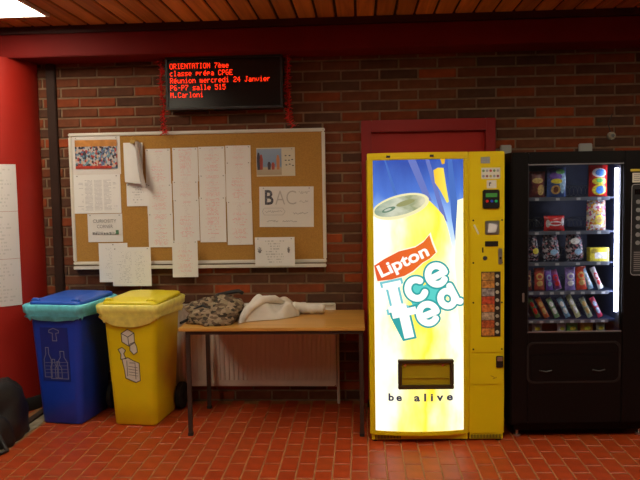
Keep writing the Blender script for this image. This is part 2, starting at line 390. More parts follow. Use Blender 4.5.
# ================================================================== LED DISPLAY
FONT = {'O':"01110 10001 10001 10001 10001 10001 01110",'R':"11110 10001 10001 11110 10100 10010 10001",'I':"01110 00100 00100 00100 00100 00100 01110",
'E':"11111 10000 10000 11110 10000 10000 11111",'N':"10001 11001 10101 10101 10011 10001 10001",'T':"11111 00100 00100 00100 00100 00100 00100",
'A':"01110 10001 10001 11111 10001 10001 10001",'7':"11111 00001 00010 00100 01000 01000 01000",'è':"01000 00100 01110 10001 11111 10000 01110",
'm':"00000 00000 11010 10101 10101 10101 10101",'e':"00000 00000 01110 10001 11111 10000 01110",'c':"00000 00000 01110 10000 10000 10000 01110",
'l':"01100 00100 00100 00100 00100 00100 01110",'a':"00000 00000 01110 00001 01111 10001 01111",'s':"00000 00000 01111 10000 01110 00001 11110",
'p':"00000 00000 11110 10001 11110 10000 10000",'r':"00000 00000 10110 11000 10000 10000 10000",'é':"00010 00100 01110 10001 11111 10000 01110",
'C':"01110 10001 10000 10000 10000 10001 01110",'P':"11110 10001 10001 11110 10000 10000 10000",'G':"01110 10000 10000 10111 10001 10001 01110",
'u':"00000 00000 10001 10001 10001 10011 01101",'n':"00000 00000 10110 11001 10001 10001 10001",'i':"00100 00000 01100 00100 00100 00100 01110",
'o':"00000 00000 01110 10001 10001 10001 01110",'d':"00001 00001 01111 10001 10001 10001 01111",'2':"01110 10001 00001 00110 01000 10000 11111",
'4':"00010 00110 01010 10010 11111 00010 00010",'J':"00111 00010 00010 00010 00010 10010 01100",'v':"00000 00000 10001 10001 10001 01010 00100",
'6':"01110 10000 10000 11110 10001 10001 01110",'-':"00000 00000 00000 01110 00000 00000 00000",'5':"11111 10000 11110 00001 00001 10001 01110",
'1':"00100 01100 00100 00100 00100 00100 01110",'M':"10001 11011 10101 10101 10001 10001 10001",'.':"00000 00000 00000 00000 00000 01100 01100"}
led = empty('led_display', (-0.995, 0, 2.25), 0, 'black electronic message display with glowing red dot-matrix lines under the beam', 'display')
box('housing', (-0.435, 0.435, -0.145, -0.012, 0.0, 0.385), BLACK, led, bevel=0.008)
m = MB()
for q in ((-0.435, 0.435, 0.0, 0.016), (-0.435, 0.435, 0.369, 0.385), (-0.435, -0.419, 0.016, 0.369), (0.419, 0.435, 0.016, 0.369)): m.box(q[0], q[1], -0.158, -0.145, q[2], q[3])
m.build('bezel', mat('dark_bezel', (0.03, 0.028, 0.028), 0.35), led)
scr = box('screen', (-0.419, 0.419, -0.149, -0.1445, 0.016, 0.369), mat('display_screen', (0.006, 0.004, 0.004), 0.22), led)
LEDM = emit_mat('red_led', (1.0, 0.028, 0.005), 2.6)
dx, dz = 0.00465, 0.0057
for li, line in enumerate(["ORIENTATION 7ème", "classe prépa CPGE", "Réunion mercredi 24 Janvier", "P6-P7 salle 515", "M.Carloni"]):
    m = MB(); z0 = 0.338 - li*0.0525; x = -0.402
    for ch in line:
        if ch in FONT:
            for rj, row in enumerate(FONT[ch].split()):
                for ci, b in enumerate(row):
                    if b == '1':
                        a, zz = x+ci*dx, z0-rj*dz
                        m.add([(a, -0.1505, zz-dz*0.85), (a+dx*0.85, -0.1505, zz-dz*0.85), (a+dx*0.85, -0.1505, zz), (a, -0.1505, zz)], [(0, 1, 2, 3)])
        x += 6*dx
    m.build('text_line', LEDM, scr, kind='stuff')
box('mounting_bracket', (-0.25, -0.19, -0.10, -0.0, 0.385, 0.387), STEEL, led); box('mounting_bracket', (0.19, 0.25, -0.10, -0.0, 0.385, 0.387), STEEL, led)

# tinsel garlands ------------------------------------------------------------
TINSEL = mat('red_foil', (0.80, 0.03, 0.03), 0.3, 0.4)
def garland(path, label):
    m = MB(); pts = [Vector(p) for p in path]; m.tube(pts, 0.003, 5)
    for i in range(len(pts)-1):
        a, b = pts[i], pts[i+1]; k = max(6, int((b-a).length/0.0022))
        for j in range(k):
            p = a.lerp(b, j/k); th = random.uniform(0, 2*math.pi); el = random.uniform(-0.7, 0.7)
            d = Vector((math.cos(th)*math.cos(el), math.sin(th)*math.cos(el), math.sin(el))); L = random.uniform(0.018, 0.042)
            w = d.cross(Vector((random.random(), random.random(), 1))).normalized()*0.0034
            q = p + d*L; q.y = min(q.y, -0.012)
            m.add([p-w, p+w, q+w, q-w], [(0, 1, 2, 3)])
    return tag(m.build('tinsel_garland', TINSEL), label, 'garland', 'red tinsel garlands')
garland([(-1.468, -0.12, 2.63), (-1.470, -0.13, 2.50), (-1.478, -0.10, 2.38), (-1.468, -0.09, 2.29), (-1.472, -0.085, 2.18), (-1.480, -0.07, 2.13), (-1.490, -0.075, 2.105), (-1.465, -0.075, 2.095), (-1.485, -0.075, 2.09)], 'red tinsel garland hanging at the left side of the message display')
garland([(-0.520, -0.12, 2.63), (-0.525, -0.13, 2.50), (-0.530, -0.10, 2.36), (-0.520, -0.09, 2.26), (-0.528, -0.08, 2.17), (-0.505, -0.06, 2.135), (-0.480, -0.05, 2.12)], 'red tinsel garland hanging at the right side of the message display')

# ================================================================== NOTICEBOARD
CORK = mat('cork', (0.42, 0.215, 0.042), 0.9, var=0.14, scale=160, bump=0.25, bscale=220)
NX0, NX1, NZ0, NZ1 = -2.242, -0.260, 1.085, 2.105
nb = empty('noticeboard', ((NX0+NX1)/2, 0, NZ0), 0, 'wide cork noticeboard in a white frame on the brick wall', 'noticeboard')
hw, hh = (NX1-NX0)/2, NZ1-NZ0
box('cork_panel', (-hw+0.01, hw-0.01, -0.022, -0.009, 0.01, hh-0.01), CORK, nb)
ALU = mat('white_frame', (0.72, 0.68, 0.60), 0.4)
for nm, q in (('frame_rail', (-hw, hw, hh-0.026, hh)), ('frame_rail', (-hw, hw, 0.0, 0.026)), ('frame_stile', (-hw, -hw+0.026, 0.026, hh-0.026)), ('frame_stile', (hw-0.026, hw, 0.026, hh-0.026))):
    box(nm, (q[0], q[1], -0.034, -0.009, q[2], q[3]), ALU, nb, bevel=0.006)
m = MB().box(-hw+0.02, hw-0.005, -0.075, -0.009, -0.030, -0.016).box(-hw+0.02, hw-0.005, -0.078, -0.070, -0.030, -0.004); m.build('tray', ALU, nb, bevel=0.002)
for x in (-hw+0.012, hw-0.012):
    MB().cyl((x, -0.034, hh-0.013), (x, -0.038, hh-0.013), 0.006, 10).build('screw', STEEL, nb)

PIN = mat('pin_steel', (0.35, 0.33, 0.3), 0.3, 0.8)
def paper(name, x0, x1, z0, z1, mtl, label, cat='paper', curl=0.006, y=-0.0235, rot=0.0, group=None, pins=2, flip=0.0):
    """sheet pinned on the board; origin bottom-centre"""
    w, h = x1-x0, z1-z0; m = MB(); nu, nv = 6, 8; sd = random.random()*9
    def f(u, v):
        d = 0.0015 + curl*((1-v)**2)*(0.5+0.5*math.cos((u-0.5)*3+sd)) + 0.0012*math.sin(v*9+sd)**2 + flip*max(0, (0.25-v))
        return ((u-0.5)*w, -d, v*h)
    m.grid(f, nu, nv); m.smooth = True
    def g(u, v): p = f(u, v); return (p[0], p[1]+0.0006, p[2])
    m.grid(g, nu, nv)
    for p_ in range(len(m.sm)): m.sm[p_] = True
    o = m.build(name, mtl); o.location = ((x0+x1)/2, y, z0); o.rotation_euler = (0, rot, 0)
    tag(o, label, cat, group)
    for k in range(pins):
        px = (-0.42 if k == 0 else 0.42)*w if pins == 2 else 0
        MB().cyl((px, -0.002, h-0.012), (px, -0.008, h-0.012), 0.0045, 8).build('pin', PIN, o)
    return o
LISTM = [paper_mat('class_list_%d' % i, rows=34, ink=(0.62, 0.52, 0.52), dens=0.5, margin=0.20, base=(0.78, 0.76, 0.73), ink2=(0.78, 0.16, 0.20), seed=i*5.1, bot=0.03, top=0.96) for i in range(5)]
# group photo poster and timetable
pp = paper('photo_poster', -2.215, -1.838, 1.786, 2.078, mat('poster_white', (0.74, 0.70, 0.66), 0.35), 'group photo poster with a crowd in colourful clothes at the corner of the cork board', 'poster', curl=0.002)
box('photo_print', (-0.165, 0.165, -0.0075, -0.0068, 0.045, 0.265), cell_mat('crowd_photo', [(0.55, 0.5, 0.48), (0.12, 0.16, 0.30), (0.45, 0.06, 0.05), (0.05, 0.05, 0.07), (0.62, 0.42, 0.30), (0.15, 0.30, 0.40), (0.06, 0.04, 0.05), (0.5, 0.48, 0.50)], 75, 0.8, 0.3), pp)
box('photo_sky', (-0.165, 0.165, -0.0084, -0.0076, 0.215, 0.265), mat('photo_orange_wall', (0.52, 0.22, 0.05), 0.35, var=0.3, scale=14), pp)
box('photo_ground', (-0.165, 0.12, -0.0084, -0.0076, 0.045, 0.066), mat('photo_red_strip', (0.5, 0.05, 0.03), 0.35, var=0.4, scale=30), pp)
paper('timetable_sheet', -2.215, -1.846, 1.486, 1.786, paper_mat('timetable', rows=30, ink=(0.36, 0.36, 0.40), dens=0.62, margin=0.05, cols=5, top=0.86, seed=2), 'white sheet with a dense printed table directly under the crowd photo', 'paper')
# bunch of sheets on a bulldog clip
bn = empty('paper_bunch', (-1.715, -0.03, 2.035), 0, 'curled bundle of sheets hanging from a brass clip beside the crowd photo', 'papers')
PAPW = mat('plain_paper', (0.76, 0.74, 0.72), 0.7, var=0.03, scale=6)
PAPG = mat('grey_paper', (0.52, 0.53, 0.56), 0.7, var=0.05, scale=6)
m = MB(); m.smooth = True
m.grid(lambda u, v: (-0.092+0.150*u+0.006*v, -0.012-0.022*math.sin(v*1.9)*(0.4+0.6*u)-0.010*math.sin(u*3.1)*v, -0.012-0.30*v-0.02*u*v), 8, 10); m.build('sheet', PAPW, bn)
for k in range(5):                     # the sheets behind curl over to the right
    m = MB(); m.smooth = True
    def f(u, v, k=k):
        a_ = 0.6 + 1.9*u; x0 = 0.004 + 0.006*k*v + 0.012*v
        w_ = 0.030 + 0.010*v
        return (x0 + w_*math.sin(a_*0.9) + 0.018*v*v, -0.030-0.006*k-0.030*math.sin(v*2.0)-w_*0.8*math.cos(a_*1.1), -0.008-(0.315+0.010*k)*v)
    m.grid(f, 6, 12); m.build('sheet', PAPG if k % 2 else PAPW, bn)
m = MB().box(-0.025, 0.025, -0.062, -0.004, -0.022, 0.004); m.build('clip', mat('brass', (0.55, 0.36, 0.12), 0.3, 0.9), bn, bevel=0.004)
MB().tube([(-0.014, -0.05, 0.0), (-0.018, -0.05, 0.02), (0.0, -0.05, 0.032), (0.018, -0.05, 0.02), (0.014, -0.05, 0.0)], 0.003, 6).build('clip_lever', mat('brass', (0, 0, 0)), bn)
paper('small_notice', -1.800, -1.625, 1.537, 1.712, paper_mat('small_note', rows=9, ink=(0.3, 0.3, 0.33), dens=0.42, margin=0.14, seed=4, top=0.86), 'small white notice partly covered by the curled bundle of sheets', 'paper', y=-0.0232)
# curiosity corner
cc = paper('curiosity_sign', -2.117, -1.842, 1.263, 1.482, mat('sign_card', (0.77, 0.75, 0.72), 0.6), 'white card with hand-lettered title and small drawings, below the printed table', 'sign', curl=0.002)
GINK = mat('grey_ink', (0.24, 0.23, 0.23), 0.7); DINK = mat('dark_ink', (0.10, 0.10, 0.10), 0.7)
def on_sheet(x0, z0, y=-0.0075): return lambda a, b: (x0+a, y, z0+b)
text_on('title_text', text_fit('CURIOSITY', w=0.185, h=0.026), GINK, cc, on_sheet(-0.093, 0.150))
text_on('title_text', text_fit('CORNER', w=0.125, h=0.026), GINK, cc, on_sheet(-0.062, 0.108))
m = MB()
for k in range(9):
    x = -0.10 + k*0.022; hgt = 0.012+0.014*random.random(); m.box(x, x+0.018, -0.0085, -0.0075, 0.058, 0.058+hgt)
m.build('drawing', cell_mat('little_drawing', [(0.2, 0.2, 0.2), (0.55, 0.53, 0.5), (0.12, 0.12, 0.12), (0.6, 0.6, 0.58)], 160), cc, kind='stuff')
box('drawing_frame', (0.085, 0.108, -0.009, -0.0075, 0.058, 0.092), mat('green_print', (0.10, 0.22, 0.12), 0.6, var=0.5, scale=90), cc)
p1 = paper('loose_list', -2.016, -1.79, 0.956, 1.258, paper_mat('loose_list_a', rows=26, ink=(0.45, 0.45, 0.47), dens=0.45, margin=0.16, seed=7), 'white list sheet hanging past the lower rim of the board, tucked behind its neighbour', 'paper', y=-0.080, pins=1, curl=0.004)
p2 = paper('loose_list', -1.912, -1.609, 0.924, 1.224, paper_mat('loose_list_b', rows=26, ink=(0.42, 0.42, 0.45), dens=0.45, margin=0.10, cols=2, seed=8), 'wider white two-column list sheet hanging past the lower rim of the board', 'paper', y=-0.084, pins=2, curl=0.004)
# columns of class lists with red print
def column(x0, x1, cuts, nm, rot=0.0):
    words = ('top', 'second', 'third', 'lowest') if len(cuts) == 5 else ('top', 'middle', 'lowest')
    for i in range(len(cuts)-1):
        d = random.uniform(-0.004, 0.004)
        low = cuts[i+1] < 1.05
        paper('class_list', x0+d, x1+d, cuts[i+1], cuts[i]+0.006, LISTM[(i+int(abs(x0)*10)) % 5], '%s sheet of red-printed lists in the %s' % (words[i], nm), 'paper', curl=0.004, y=-0.0235-0.0012*i-(0.062 if low else 0), group='red-printed class lists', rot=rot)
column(-1.640, -1.446, (1.968, 1.70, 1.475, 1.217), 'column right of the curled bundle')
column(-1.436, -1.239, (1.972, 1.72, 1.58, 1.265, 0.990), 'column that hangs lowest, past the board rim')
column(-1.229, -1.026, (1.976, 1.765, 1.595, 1.251), 'third column from the left')
column(-1.020, -0.826, (1.980, 1.86, 1.56, 1.228), 'rightmost column, nearest the picture postcard')
# postcard
pc = paper('postcard', -0.785, -0.490, 1.748, 1.964, mat('postcard_white', (0.66, 0.60, 0.46), 0.4), 'picture card with people on a blue beach at the right of the board', 'postcard', curl=0.002)
box('beach_photo', (-0.145, 0.045, -0.0062, -0.0054, 0.01, 0.207), ramp_mat('beach_print', [(0, (0.42, 0.34, 0.22)), (0.3, (0.46, 0.40, 0.30)), (0.36, (0.20, 0.30, 0.45)), (1, (0.30, 0.38, 0.52))], 'Z', 0.0, 0.21, 9, 0.1, 0.35), pc)
FIG = [(0.06, 0.05, 0.07), (0.35, 0.07, 0.05), (0.5, 0.2, 0.08)]
for k, (x, h, ci) in enumerate(((-0.13, 0.13, 0), (-0.11, 0.115, 1), (-0.05, 0.06, 0), (-0.02, 0.055, 1), (0.018, 0.11, 2))):
    MB().prism([(x-0.010, 0.05), (x+0.010, 0.05), (x+0.013, 0.05+h*0.7), (x+0.005, 0.05+h), (x-0.006, 0.05+h), (x-0.013, 0.05+h*0.7)], -0.0072, -0.0062).build('printed_figure', mat('figure_ink_%d' % ci, FIG[ci], 0.5), pc)
m = MB()
for a, b in ((0.07, 0.15), (0.10, 0.15), (0.07, 0.115), (0.095, 0.115), (0.12, 0.12), (0.10, 0.085), (0.125, 0.075), (0.075, 0.08)): m.box(a, a+0.013, -0.0062, -0.0054, b, b+0.008)
m.build('printed_mark', DINK, pc, kind='stuff')
# BAC sheet
bc_ = paper('bac_sheet', -0.772, -0.356, 1.360, 1.668, mat('bac_paper', (0.76, 0.74, 0.71), 0.6), 'landscape sheet with large outlined letters BAC, right of the lists', 'sign', curl=0.002, rot=0.012)
text_on('big_letter', text_fit('B', w=0.066, h=0.112, offset=0.02), mat('dotted_ink', (0.10, 0.10, 0.12), 0.7, var=0.9, scale=90), bc_, on_sheet(-0.165, 0.170))
LINK_ = mat('light_pencil', (0.50, 0.48, 0.46), 0.7)
text_on('big_letter', text_fit('A', w=0.075, h=0.105, offset=-0.012), LINK_, bc_, on_sheet(-0.085, 0.172))
text_on('big_letter', text_fit('C', w=0.075, h=0.105, offset=-0.012), LINK_, bc_, on_sheet(0.0, 0.172))
m = MB()
def ribbon(m, pts, w, fn, closed=False):
    pts = [Vector((p[0], p[1], 0)) for p in pts]
    if closed: pts.append(pts[0])
    for a, b in zip(pts, pts[1:]):
        d = (b-a)
        if d.length < 1e-6: continue
        n_ = Vector((-d.y, d.x, 0)).normalized()*w/2; e = d.normalized()*w*0.4
        m.add([fn(*(a-n_-e).xy), fn(*(b-n_+e).xy), fn(*(b+n_+e).xy), fn(*(a+n_-e).xy)], [(0, 1, 2, 3)])
fs = on_sheet(0, 0)
def scrawl(m, x0, x1, z, amp, w=0.003, step=0.006):
    pts = []; x = x0
    while x < x1: pts.append((x, z+random.uniform(-amp, amp))); x += step
    ribbon(m, pts, w, fs)
scrawl(m, 0.095, 0.185, 0.262, 0.012, 0.0022); scrawl(m, 0.10, 0.17, 0.195, 0.010, 0.0022)
scrawl(m, -0.165, -0.03, 0.118, 0.008, 0.0022); scrawl(m, 0.05, 0.17, 0.105, 0.007, 0.003); scrawl(m, -0.15, -0.06, 0.045, 0.007, 0.0034); scrawl(m, -0.03, 0.08, 0.043, 0.006, 0.003)
ribbon(m, [(-0.185, 0.118), (-0.17, 0.145), (-0.03, 0.145), (-0.01, 0.118), (-0.03, 0.092), (-0.17, 0.092)], 0.002, fs, True)
m.build('handwriting', mat('pencil', (0.34, 0.33, 0.34), 0.7), bc_, kind='stuff')
lo = paper('info_sheet', -0.802, -0.500, 1.068, 1.287, paper_mat('info_sheet', rows=11, ink=(0.36, 0.36, 0.36), dens=0.5, margin=0.22, seed=11), 'small white information sheet overlapping the board frame under the BAC sheet', 'paper', y=-0.084, curl=0.002)
for x, a in ((-0.115, 0.5), (0.105, 0.3)):
    m = MB()
    for k in range(7):
        th = k*0.9; m.tube([(x, -0.0075, 0.10), (x+0.016*math.cos(th)*a*2, -0.0078, 0.125+0.022*math.sin(th))], 0.0028, 5)
    m.build('printed_drawing', mat('drawing_ink', (0.2, 0.2, 0.2), 0.7), lo)

# sheets on the round column ----------------------------------------------
def wrapped(z0, z1, a0, a1, mtl, label):
    m = MB(); R_ = CR+0.003
    for rr in (R_, R_+0.0007):
        m.grid(lambda u, v: (CCX+rr*math.cos(a0+(a1-a0)*u)+0.0, CCY+rr*math.sin(a0+(a1-a0)*u), z0+(z1-z0)*v), 16, 6)
    for k in range(len(m.sm)): m.sm[k] = True
    o = m.build('column_list', mtl); return tag(o, label, 'paper', 'lists taped on the red column')
A0, A1 = math.radians(276), math.radians(325)
wrapped(1.52, 1.865, A0, A1, paper_mat('column_list_a', rows=13, ink=(0.5, 0.5, 0.5), dens=0.5, margin=0.08, seed=21, base=(0.72, 0.70, 0.70)), 'upper white list sheet taped around the red column')
wrapped(1.17, 1.518, A0, A1, paper_mat('column_list_b', rows=13, ink=(0.5, 0.5, 0.5), dens=0.5, margin=0.08, seed=22, base=(0.72, 0.70, 0.70)), 'middle white list sheet taped around the red column')
wrapped(0.82, 1.168, A0, A1, paper_mat('column_list_c', rows=13, ink=(0.5, 0.5, 0.5), dens=0.5, margin=0.08, seed=23, base=(0.72, 0.70, 0.70)), 'lowest white list sheet taped around the red column')

# ================================================================== WHEELIE BINS
def bin_(loc, rz, body, lidm, liner, hem, label, sticker):
    r = empty('wheelie_bin', loc, rz, label, 'bin', 'wheeled recycling bins')
    w0, d0, w1, d1, H = 0.315, 0.40, 0.392, 0.48, 0.80
    def dims(z): t = z/H; return w0+(w1-w0)*t, d0+(d1-d0)*t
    m = MB(); m.smooth = True; rr = []
    for z in (0.0, 0.012, 0.2, 0.4, 0.6, 0.76, 0.80):
        w, d = dims(z); q = 0.03 if z == 0 else 0.045; s = 0.018 if z == 0 else 0
        rr.append(rrect(w-s, d-s, q, 6, 0, 0, z))
    m.rings(rr, True, True); m.build('body', body, r)
    # liner folded over the rim
    m = MB(); m.smooth = True; rr = []; prof = ((0.80, 0.0), (0.868, 0.022), (0.872, 0.03), (0.862, 0.040), (0.815, 0.036), (0.800, 0.022), (0.785, 0.028), (None, 0.018))
    for z, o_ in prof:
        ww, dd = w1+2*o_, d1+2*o_
        pts = rrect(ww, dd, 0.05, 10, 0, 0, 0); out = []
        N_ = len(pts)
        for i, p in enumerate(pts):
            if z is None:
                x, y = p[0], p[1]; zz = 0.775 - 0.012*math.sin(i*1.9) - 0.008*math.sin(i*0.7+1)
                if y < -dd/2+0.06: zz -= hem*max(0, 1-(x/(ww/2))**2)
                elif x > ww/2-0.06: zz -= 0.012
                out.append((x*0.985, y*0.985, zz))
            else: out.append((p[0]+0.002*math.sin(i*2.3), p[1]+0.002*math.cos(i*1.7), z + (0.003*math.sin(i*1.3) if 0.79 < z < 0.83 else 0)))
        rr.append(out)
    # denser front for the sagging hem
    m.rings(rr, False, False)
    lo_ = m.build('liner_bag', liner, r)
    # front hem drape
    m = MB(); m.smooth = True
    def hemf(u, v):
        x = (u-0.5)*(w1+0.03); depth = hem*(1-(2*u-1)**2)**0.8 + 0.012
        return (x, -d1/2-0.030+0.014*v+0.004*math.sin(u*19)*v, 0.79 - depth*v)
    m.grid(hemf, 24, 5); m.build('liner_hem', liner, lo_)
    # lid
    lid = empty('lid', (0, 0, 0)); lid.parent = r
    bpy.data.objects.remove(lid)
    m = MB(); m.smooth = True; rr = []
    for z, sx, sy, q in ((0.862, 0.0, 0.0, 0.04), (0.880, 0.0, 0.0, 0.04), (0.889, 0.012, 0.012, 0.04), (0.891, 0.05, 0.05, 0.04), (0.903, 0.075, 0.08, 0.05), (0.906, 0.11, 0.12, 0.05)):
        ring_ = rrect(w1+0.012-2*sx, d1+0.015-2*sy, q, 6, 0, 0.012, z)
        rr.append([(p[0], p[1], p[2] + (p[1]+0.25)*0.02) for p in ring_])
    m.rings(rr, True, True); lid = m.build('lid', lidm, r)
    for s in (-1, 1):
        m = MB(); m.smooth = True
        m.tube([(s*0.155-0.03, -0.205, 0.885), (s*0.155-0.015, -0.207, 0.899), (s*0.155+0.015, -0.207, 0.899), (s*0.155+0.03, -0.205, 0.885)], 0.012, 8); m.build('lid_grip', lidm, lid)
    MB().tube([(-0.15, d1/2+0.02, 0.86), (-0.15, d1/2+0.045, 0.855), (0.15, d1/2+0.045, 0.855), (0.15, d1/2+0.02, 0.86)], 0.014, 8).build('handle', body, r)
    for s in (-1, 1):
        wx = s*0.195; wy = d0/2+0.012
        m = MB(); m.rings([[(wx+s*t, wy+rd*math.cos(2*math.pi*i/24), 0.102+rd*math.sin(2*math.pi*i/24)) for i in range(24)] for t, rd in ((-0.022, 0.085), (-0.018, 0.10), (0.018, 0.10), (0.022, 0.085))]); m.build('wheel', RUBBER, r)
        MB().cyl((wx+s*0.02, wy, 0.102), (wx+s*0.027, wy, 0.102), 0.03, 12).build('hub', BLACK, r)
    MB().cyl((-0.19, d0/2+0.012, 0.102), (0.19, d0/2+0.012, 0.102), 0.012, 10).build('axle', STEEL, r)
    def face(u, v):                     # point on the tapered front, v = height
        w, d = dims(v); return (u, -d/2-0.0022, v)
    sticker(r, face)
    return r
def stk_blue(r, fn):
    P = mat('blue_sticker', (0.012, 0.03, 0.26), 0.35); Lk = mat('sticker_line', (0.20, 0.21, 0.33), 0.5)
    m = MB(); m.grid(lambda u, v: tuple(Vector(fn(-0.115+u*0.215, 0.315+v*0.39))), 4, 6); s = m.build('sticker', P, r)
    f2 = lambda u, v: tuple(Vector(fn(u, v)) + Vector((0, -0.0012, 0)))
    m = MB(); W_ = 0.0055
    # figure throwing into bin: arrow shape
    ribbon(m, [(-0.045, 0.685), (-0.01, 0.70), (0.03, 0.685), (0.03, 0.668), (0.008, 0.664), (0.012, 0.61), (-0.02, 0.61), (-0.018, 0.664), (-0.045, 0.67)], W_, f2, True)
    # bottles
    def bottle(x, z, w, h):
        ribbon(m, [(x-w/2, z), (x-w/2, z+h*0.6), (x-w/5, z+h*0.78), (x-w/5, z+h), (x+w/5, z+h), (x+w/5, z+h*0.78), (x+w/2, z+h*0.6), (x+w/2, z)], W_, f2, True)
    bottle(-0.07, 0.345, 0.055, 0.215); bottle(-0.025, 0.335, 0.05, 0.14); bottle(0.045, 0.335, 0.075, 0.20); bottle(0.01, 0.34, 0.05, 0.12)
    for z in (0.375, 0.40, 0.425, 0.45): ribbon(m, [(-0.09, z), (0.08, z+0.006)], 0.003, f2)
    m.build('sticker_drawing', Lk, s, kind='stuff')
def stk_yellow(r, fn):
    Lk = mat('sticker_black', (0.03, 0.03, 0.03), 0.5); Wm = mat('sticker_white', (0.72, 0.68, 0.58), 0.5)
    f1 = lambda u, v: tuple(Vector(fn(u, v)) + Vector((0, -0.0003, 0))); f2 = lambda u, v: tuple(Vector(fn(u, v)) + Vector((0, -0.0014, 0)))
    shapes = {'carton': [(-0.06, 0.665), (-0.012, 0.695), (0.035, 0.67), (0.035, 0.60), (-0.008, 0.575), (-0.058, 0.605)],
              'crumple': [(0.0, 0.59), (0.035, 0.605), (0.05, 0.57), (0.052, 0.535), (0.025, 0.515), (-0.002, 0.545)],
              'figure': [(-0.09, 0.55), (-0.06, 0.565), (-0.035, 0.545), (-0.05, 0.52), (-0.035, 0.485), (-0.075, 0.48), (-0.07, 0.515)],
              'papers': [(-0.065, 0.48), (-0.02, 0.492), (0.02, 0.47), (0.06, 0.455), (0.062, 0.33), (0.03, 0.315), (-0.045, 0.345), (-0.05, 0.40)]}
    root = None
    for nm in ('carton', 'crumple', 'figure', 'papers'):
        pts = shapes[nm]; m = MB(); m.add([f1(*p) for p in pts], [tuple(range(len(pts)))]); o = m.build('sticker', Wm, r)
        m = MB(); ribbon(m, pts, 0.005, f2, True)
        if nm == 'carton': ribbon(m, [(-0.06, 0.665), (-0.012, 0.64), (0.035, 0.67)], 0.005, f2); ribbon(m, [(-0.012, 0.64), (-0.008, 0.575)], 0.005, f2)
        if nm == 'papers':
            ribbon(m, [(-0.03, 0.47), (-0.03, 0.36)], 0.004, f2); ribbon(m, [(-0.01, 0.455), (0.03, 0.455), (0.03, 0.34)], 0.004, f2)
            for z in (0.37, 0.39, 0.41, 0.43): ribbon(m, [(-0.02, z), (0.045, z-0.008)], 0.003, f2)
        m.build('sticker_outline', Lk, o, kind='stuff')
BB = mat('blue_bin_plastic', (0.012, 0.055, 0.52), 0.38, var=0.06, scale=5)
bin_((-2.125, -0.36, 0), math.radians(-8), BB, mat('blue_lid_plastic', (0.03, 0.12, 0.60), 0.35), mat('aqua_bag', (0.15, 0.64, 0.78), 0.3, var=0.15, scale=25, bump=0.3, bscale=40), 0.025,
     'blue wheelie bin with an aqua liner bag folded over its rim', stk_blue)
YB = mat('yellow_bin_plastic', (0.82, 0.62, 0.006), 0.38, var=0.05, scale=5)
bin_((-1.590, -0.385, 0), math.radians(-6), YB, mat('yellow_lid_plastic', (0.84, 0.70, 0.03), 0.35), mat('yellow_bag', (0.90, 0.80, 0.18), 0.3, var=0.12, scale=25, bump=0.3, bscale=40), 0.065,
     'yellow wheelie bin with paper and carton stickers, next to the table', stk_yellow)

# ================================================================== RADIATOR
rad = empty('radiator', (-0.83, 0, 0.0), 0, 'white ribbed panel radiator on the wall behind the wooden table', 'radiator')
RX0, RX1, RZ0, RZ1 = -0.64, 0.625, 0.135, 0.775
box('panel', (RX0, RX1, -0.085, -0.035, RZ0, RZ1-0.012), WHITE, rad, bevel=0.008)
nr = 34
rib_me = None
for k in range(nr):
    x = RX0+0.03 + (RX1-RX0-0.06)*(k+0.5)/nr
    m = MB(); hwid = 0.011
    m.prism([(-hwid, RZ0+0.05), (hwid, RZ0+0.05), (hwid, RZ1-0.07), (-hwid, RZ1-0.07)], -0.0925, -0.084)
    if rib_me is None: o = m.build('rib', WHITE, rad, bevel=0.004, seg=1); rib_me = o.data
    else: o = link('rib', rib_me, rad)
    o.location.x = x
box('top_grille', (RX0-0.004, RX1+0.004, -0.098, -0.03, RZ1-0.012, RZ1), WHITE, rad, bevel=0.004)
box('side_cover', (RX1, RX1+0.006, -0.092, -0.03, RZ0, RZ1-0.01), WHITE, rad); box('side_cover', (RX0-0.006, RX0, -0.092, -0.03, RZ0, RZ1-0.01), WHITE, rad)
for x in (RX0+0.15, RX1-0.15): box('wall_bracket', (x-0.015, x+0.015, -0.035, -0.011, RZ0+0.1, RZ1-0.1), STEEL, rad)
MB().tube([(RX1+0.005, -0.06, 0.69), (RX1+0.018, -0.06, 0.68), (RX1+0.020, -0.062, 0.64), (RX1+0.020, -0.07, 0.0)], 0.011, 10).build('pipe', WHITE, rad)
MB().cyl((RX1+0.005, -0.06, 0.70), (RX1+0.045, -0.06, 0.70), 0.02, 14).build('valve', WHITE, rad)

# ================================================================== TABLE
tb = empty('table', (-0.597, -0.46, 0), 0, 'wooden table with thin dark metal legs between the yellow bin and the drink machine', 'table')
TW_ = wood('table_top_veneer', (0.40, 0.195, 0.040), (0.52, 0.27, 0.060), (2.0, 30, 30), 0.28)
box('tabletop', (-0.625, 0.617, -0.345, 0.325, 0.714, 0.737), TW_, tb, bevel=0.004)
LEGM = mat('dark_leg_paint', (0.045, 0.028, 0.022), 0.45)
for sx in (-1, 1):
    for y in (-0.315, 0.265):
        lx = -0.565 if sx < 0 else 0.59
        lg = box('leg', (lx-0.014, lx+0.014, y-0.014, y+0.014, 0.006, 0.690), LEGM, tb, bevel=0.003)
        box('foot_cap', (lx-0.016, lx+0.016, y-0.016, y+0.016, 0.0, 0.02), RUBBER, lg)
for y in (-0.315, 0.265): box('apron', (-0.579, 0.604, y-0.012, y+0.012, 0.690, 0.714), LEGM, tb)
for x in (-0.565, 0.59): box('apron', (x-0.012, x+0.012, -0.303, 0.253, 0.690, 0.714), LEGM, tb)

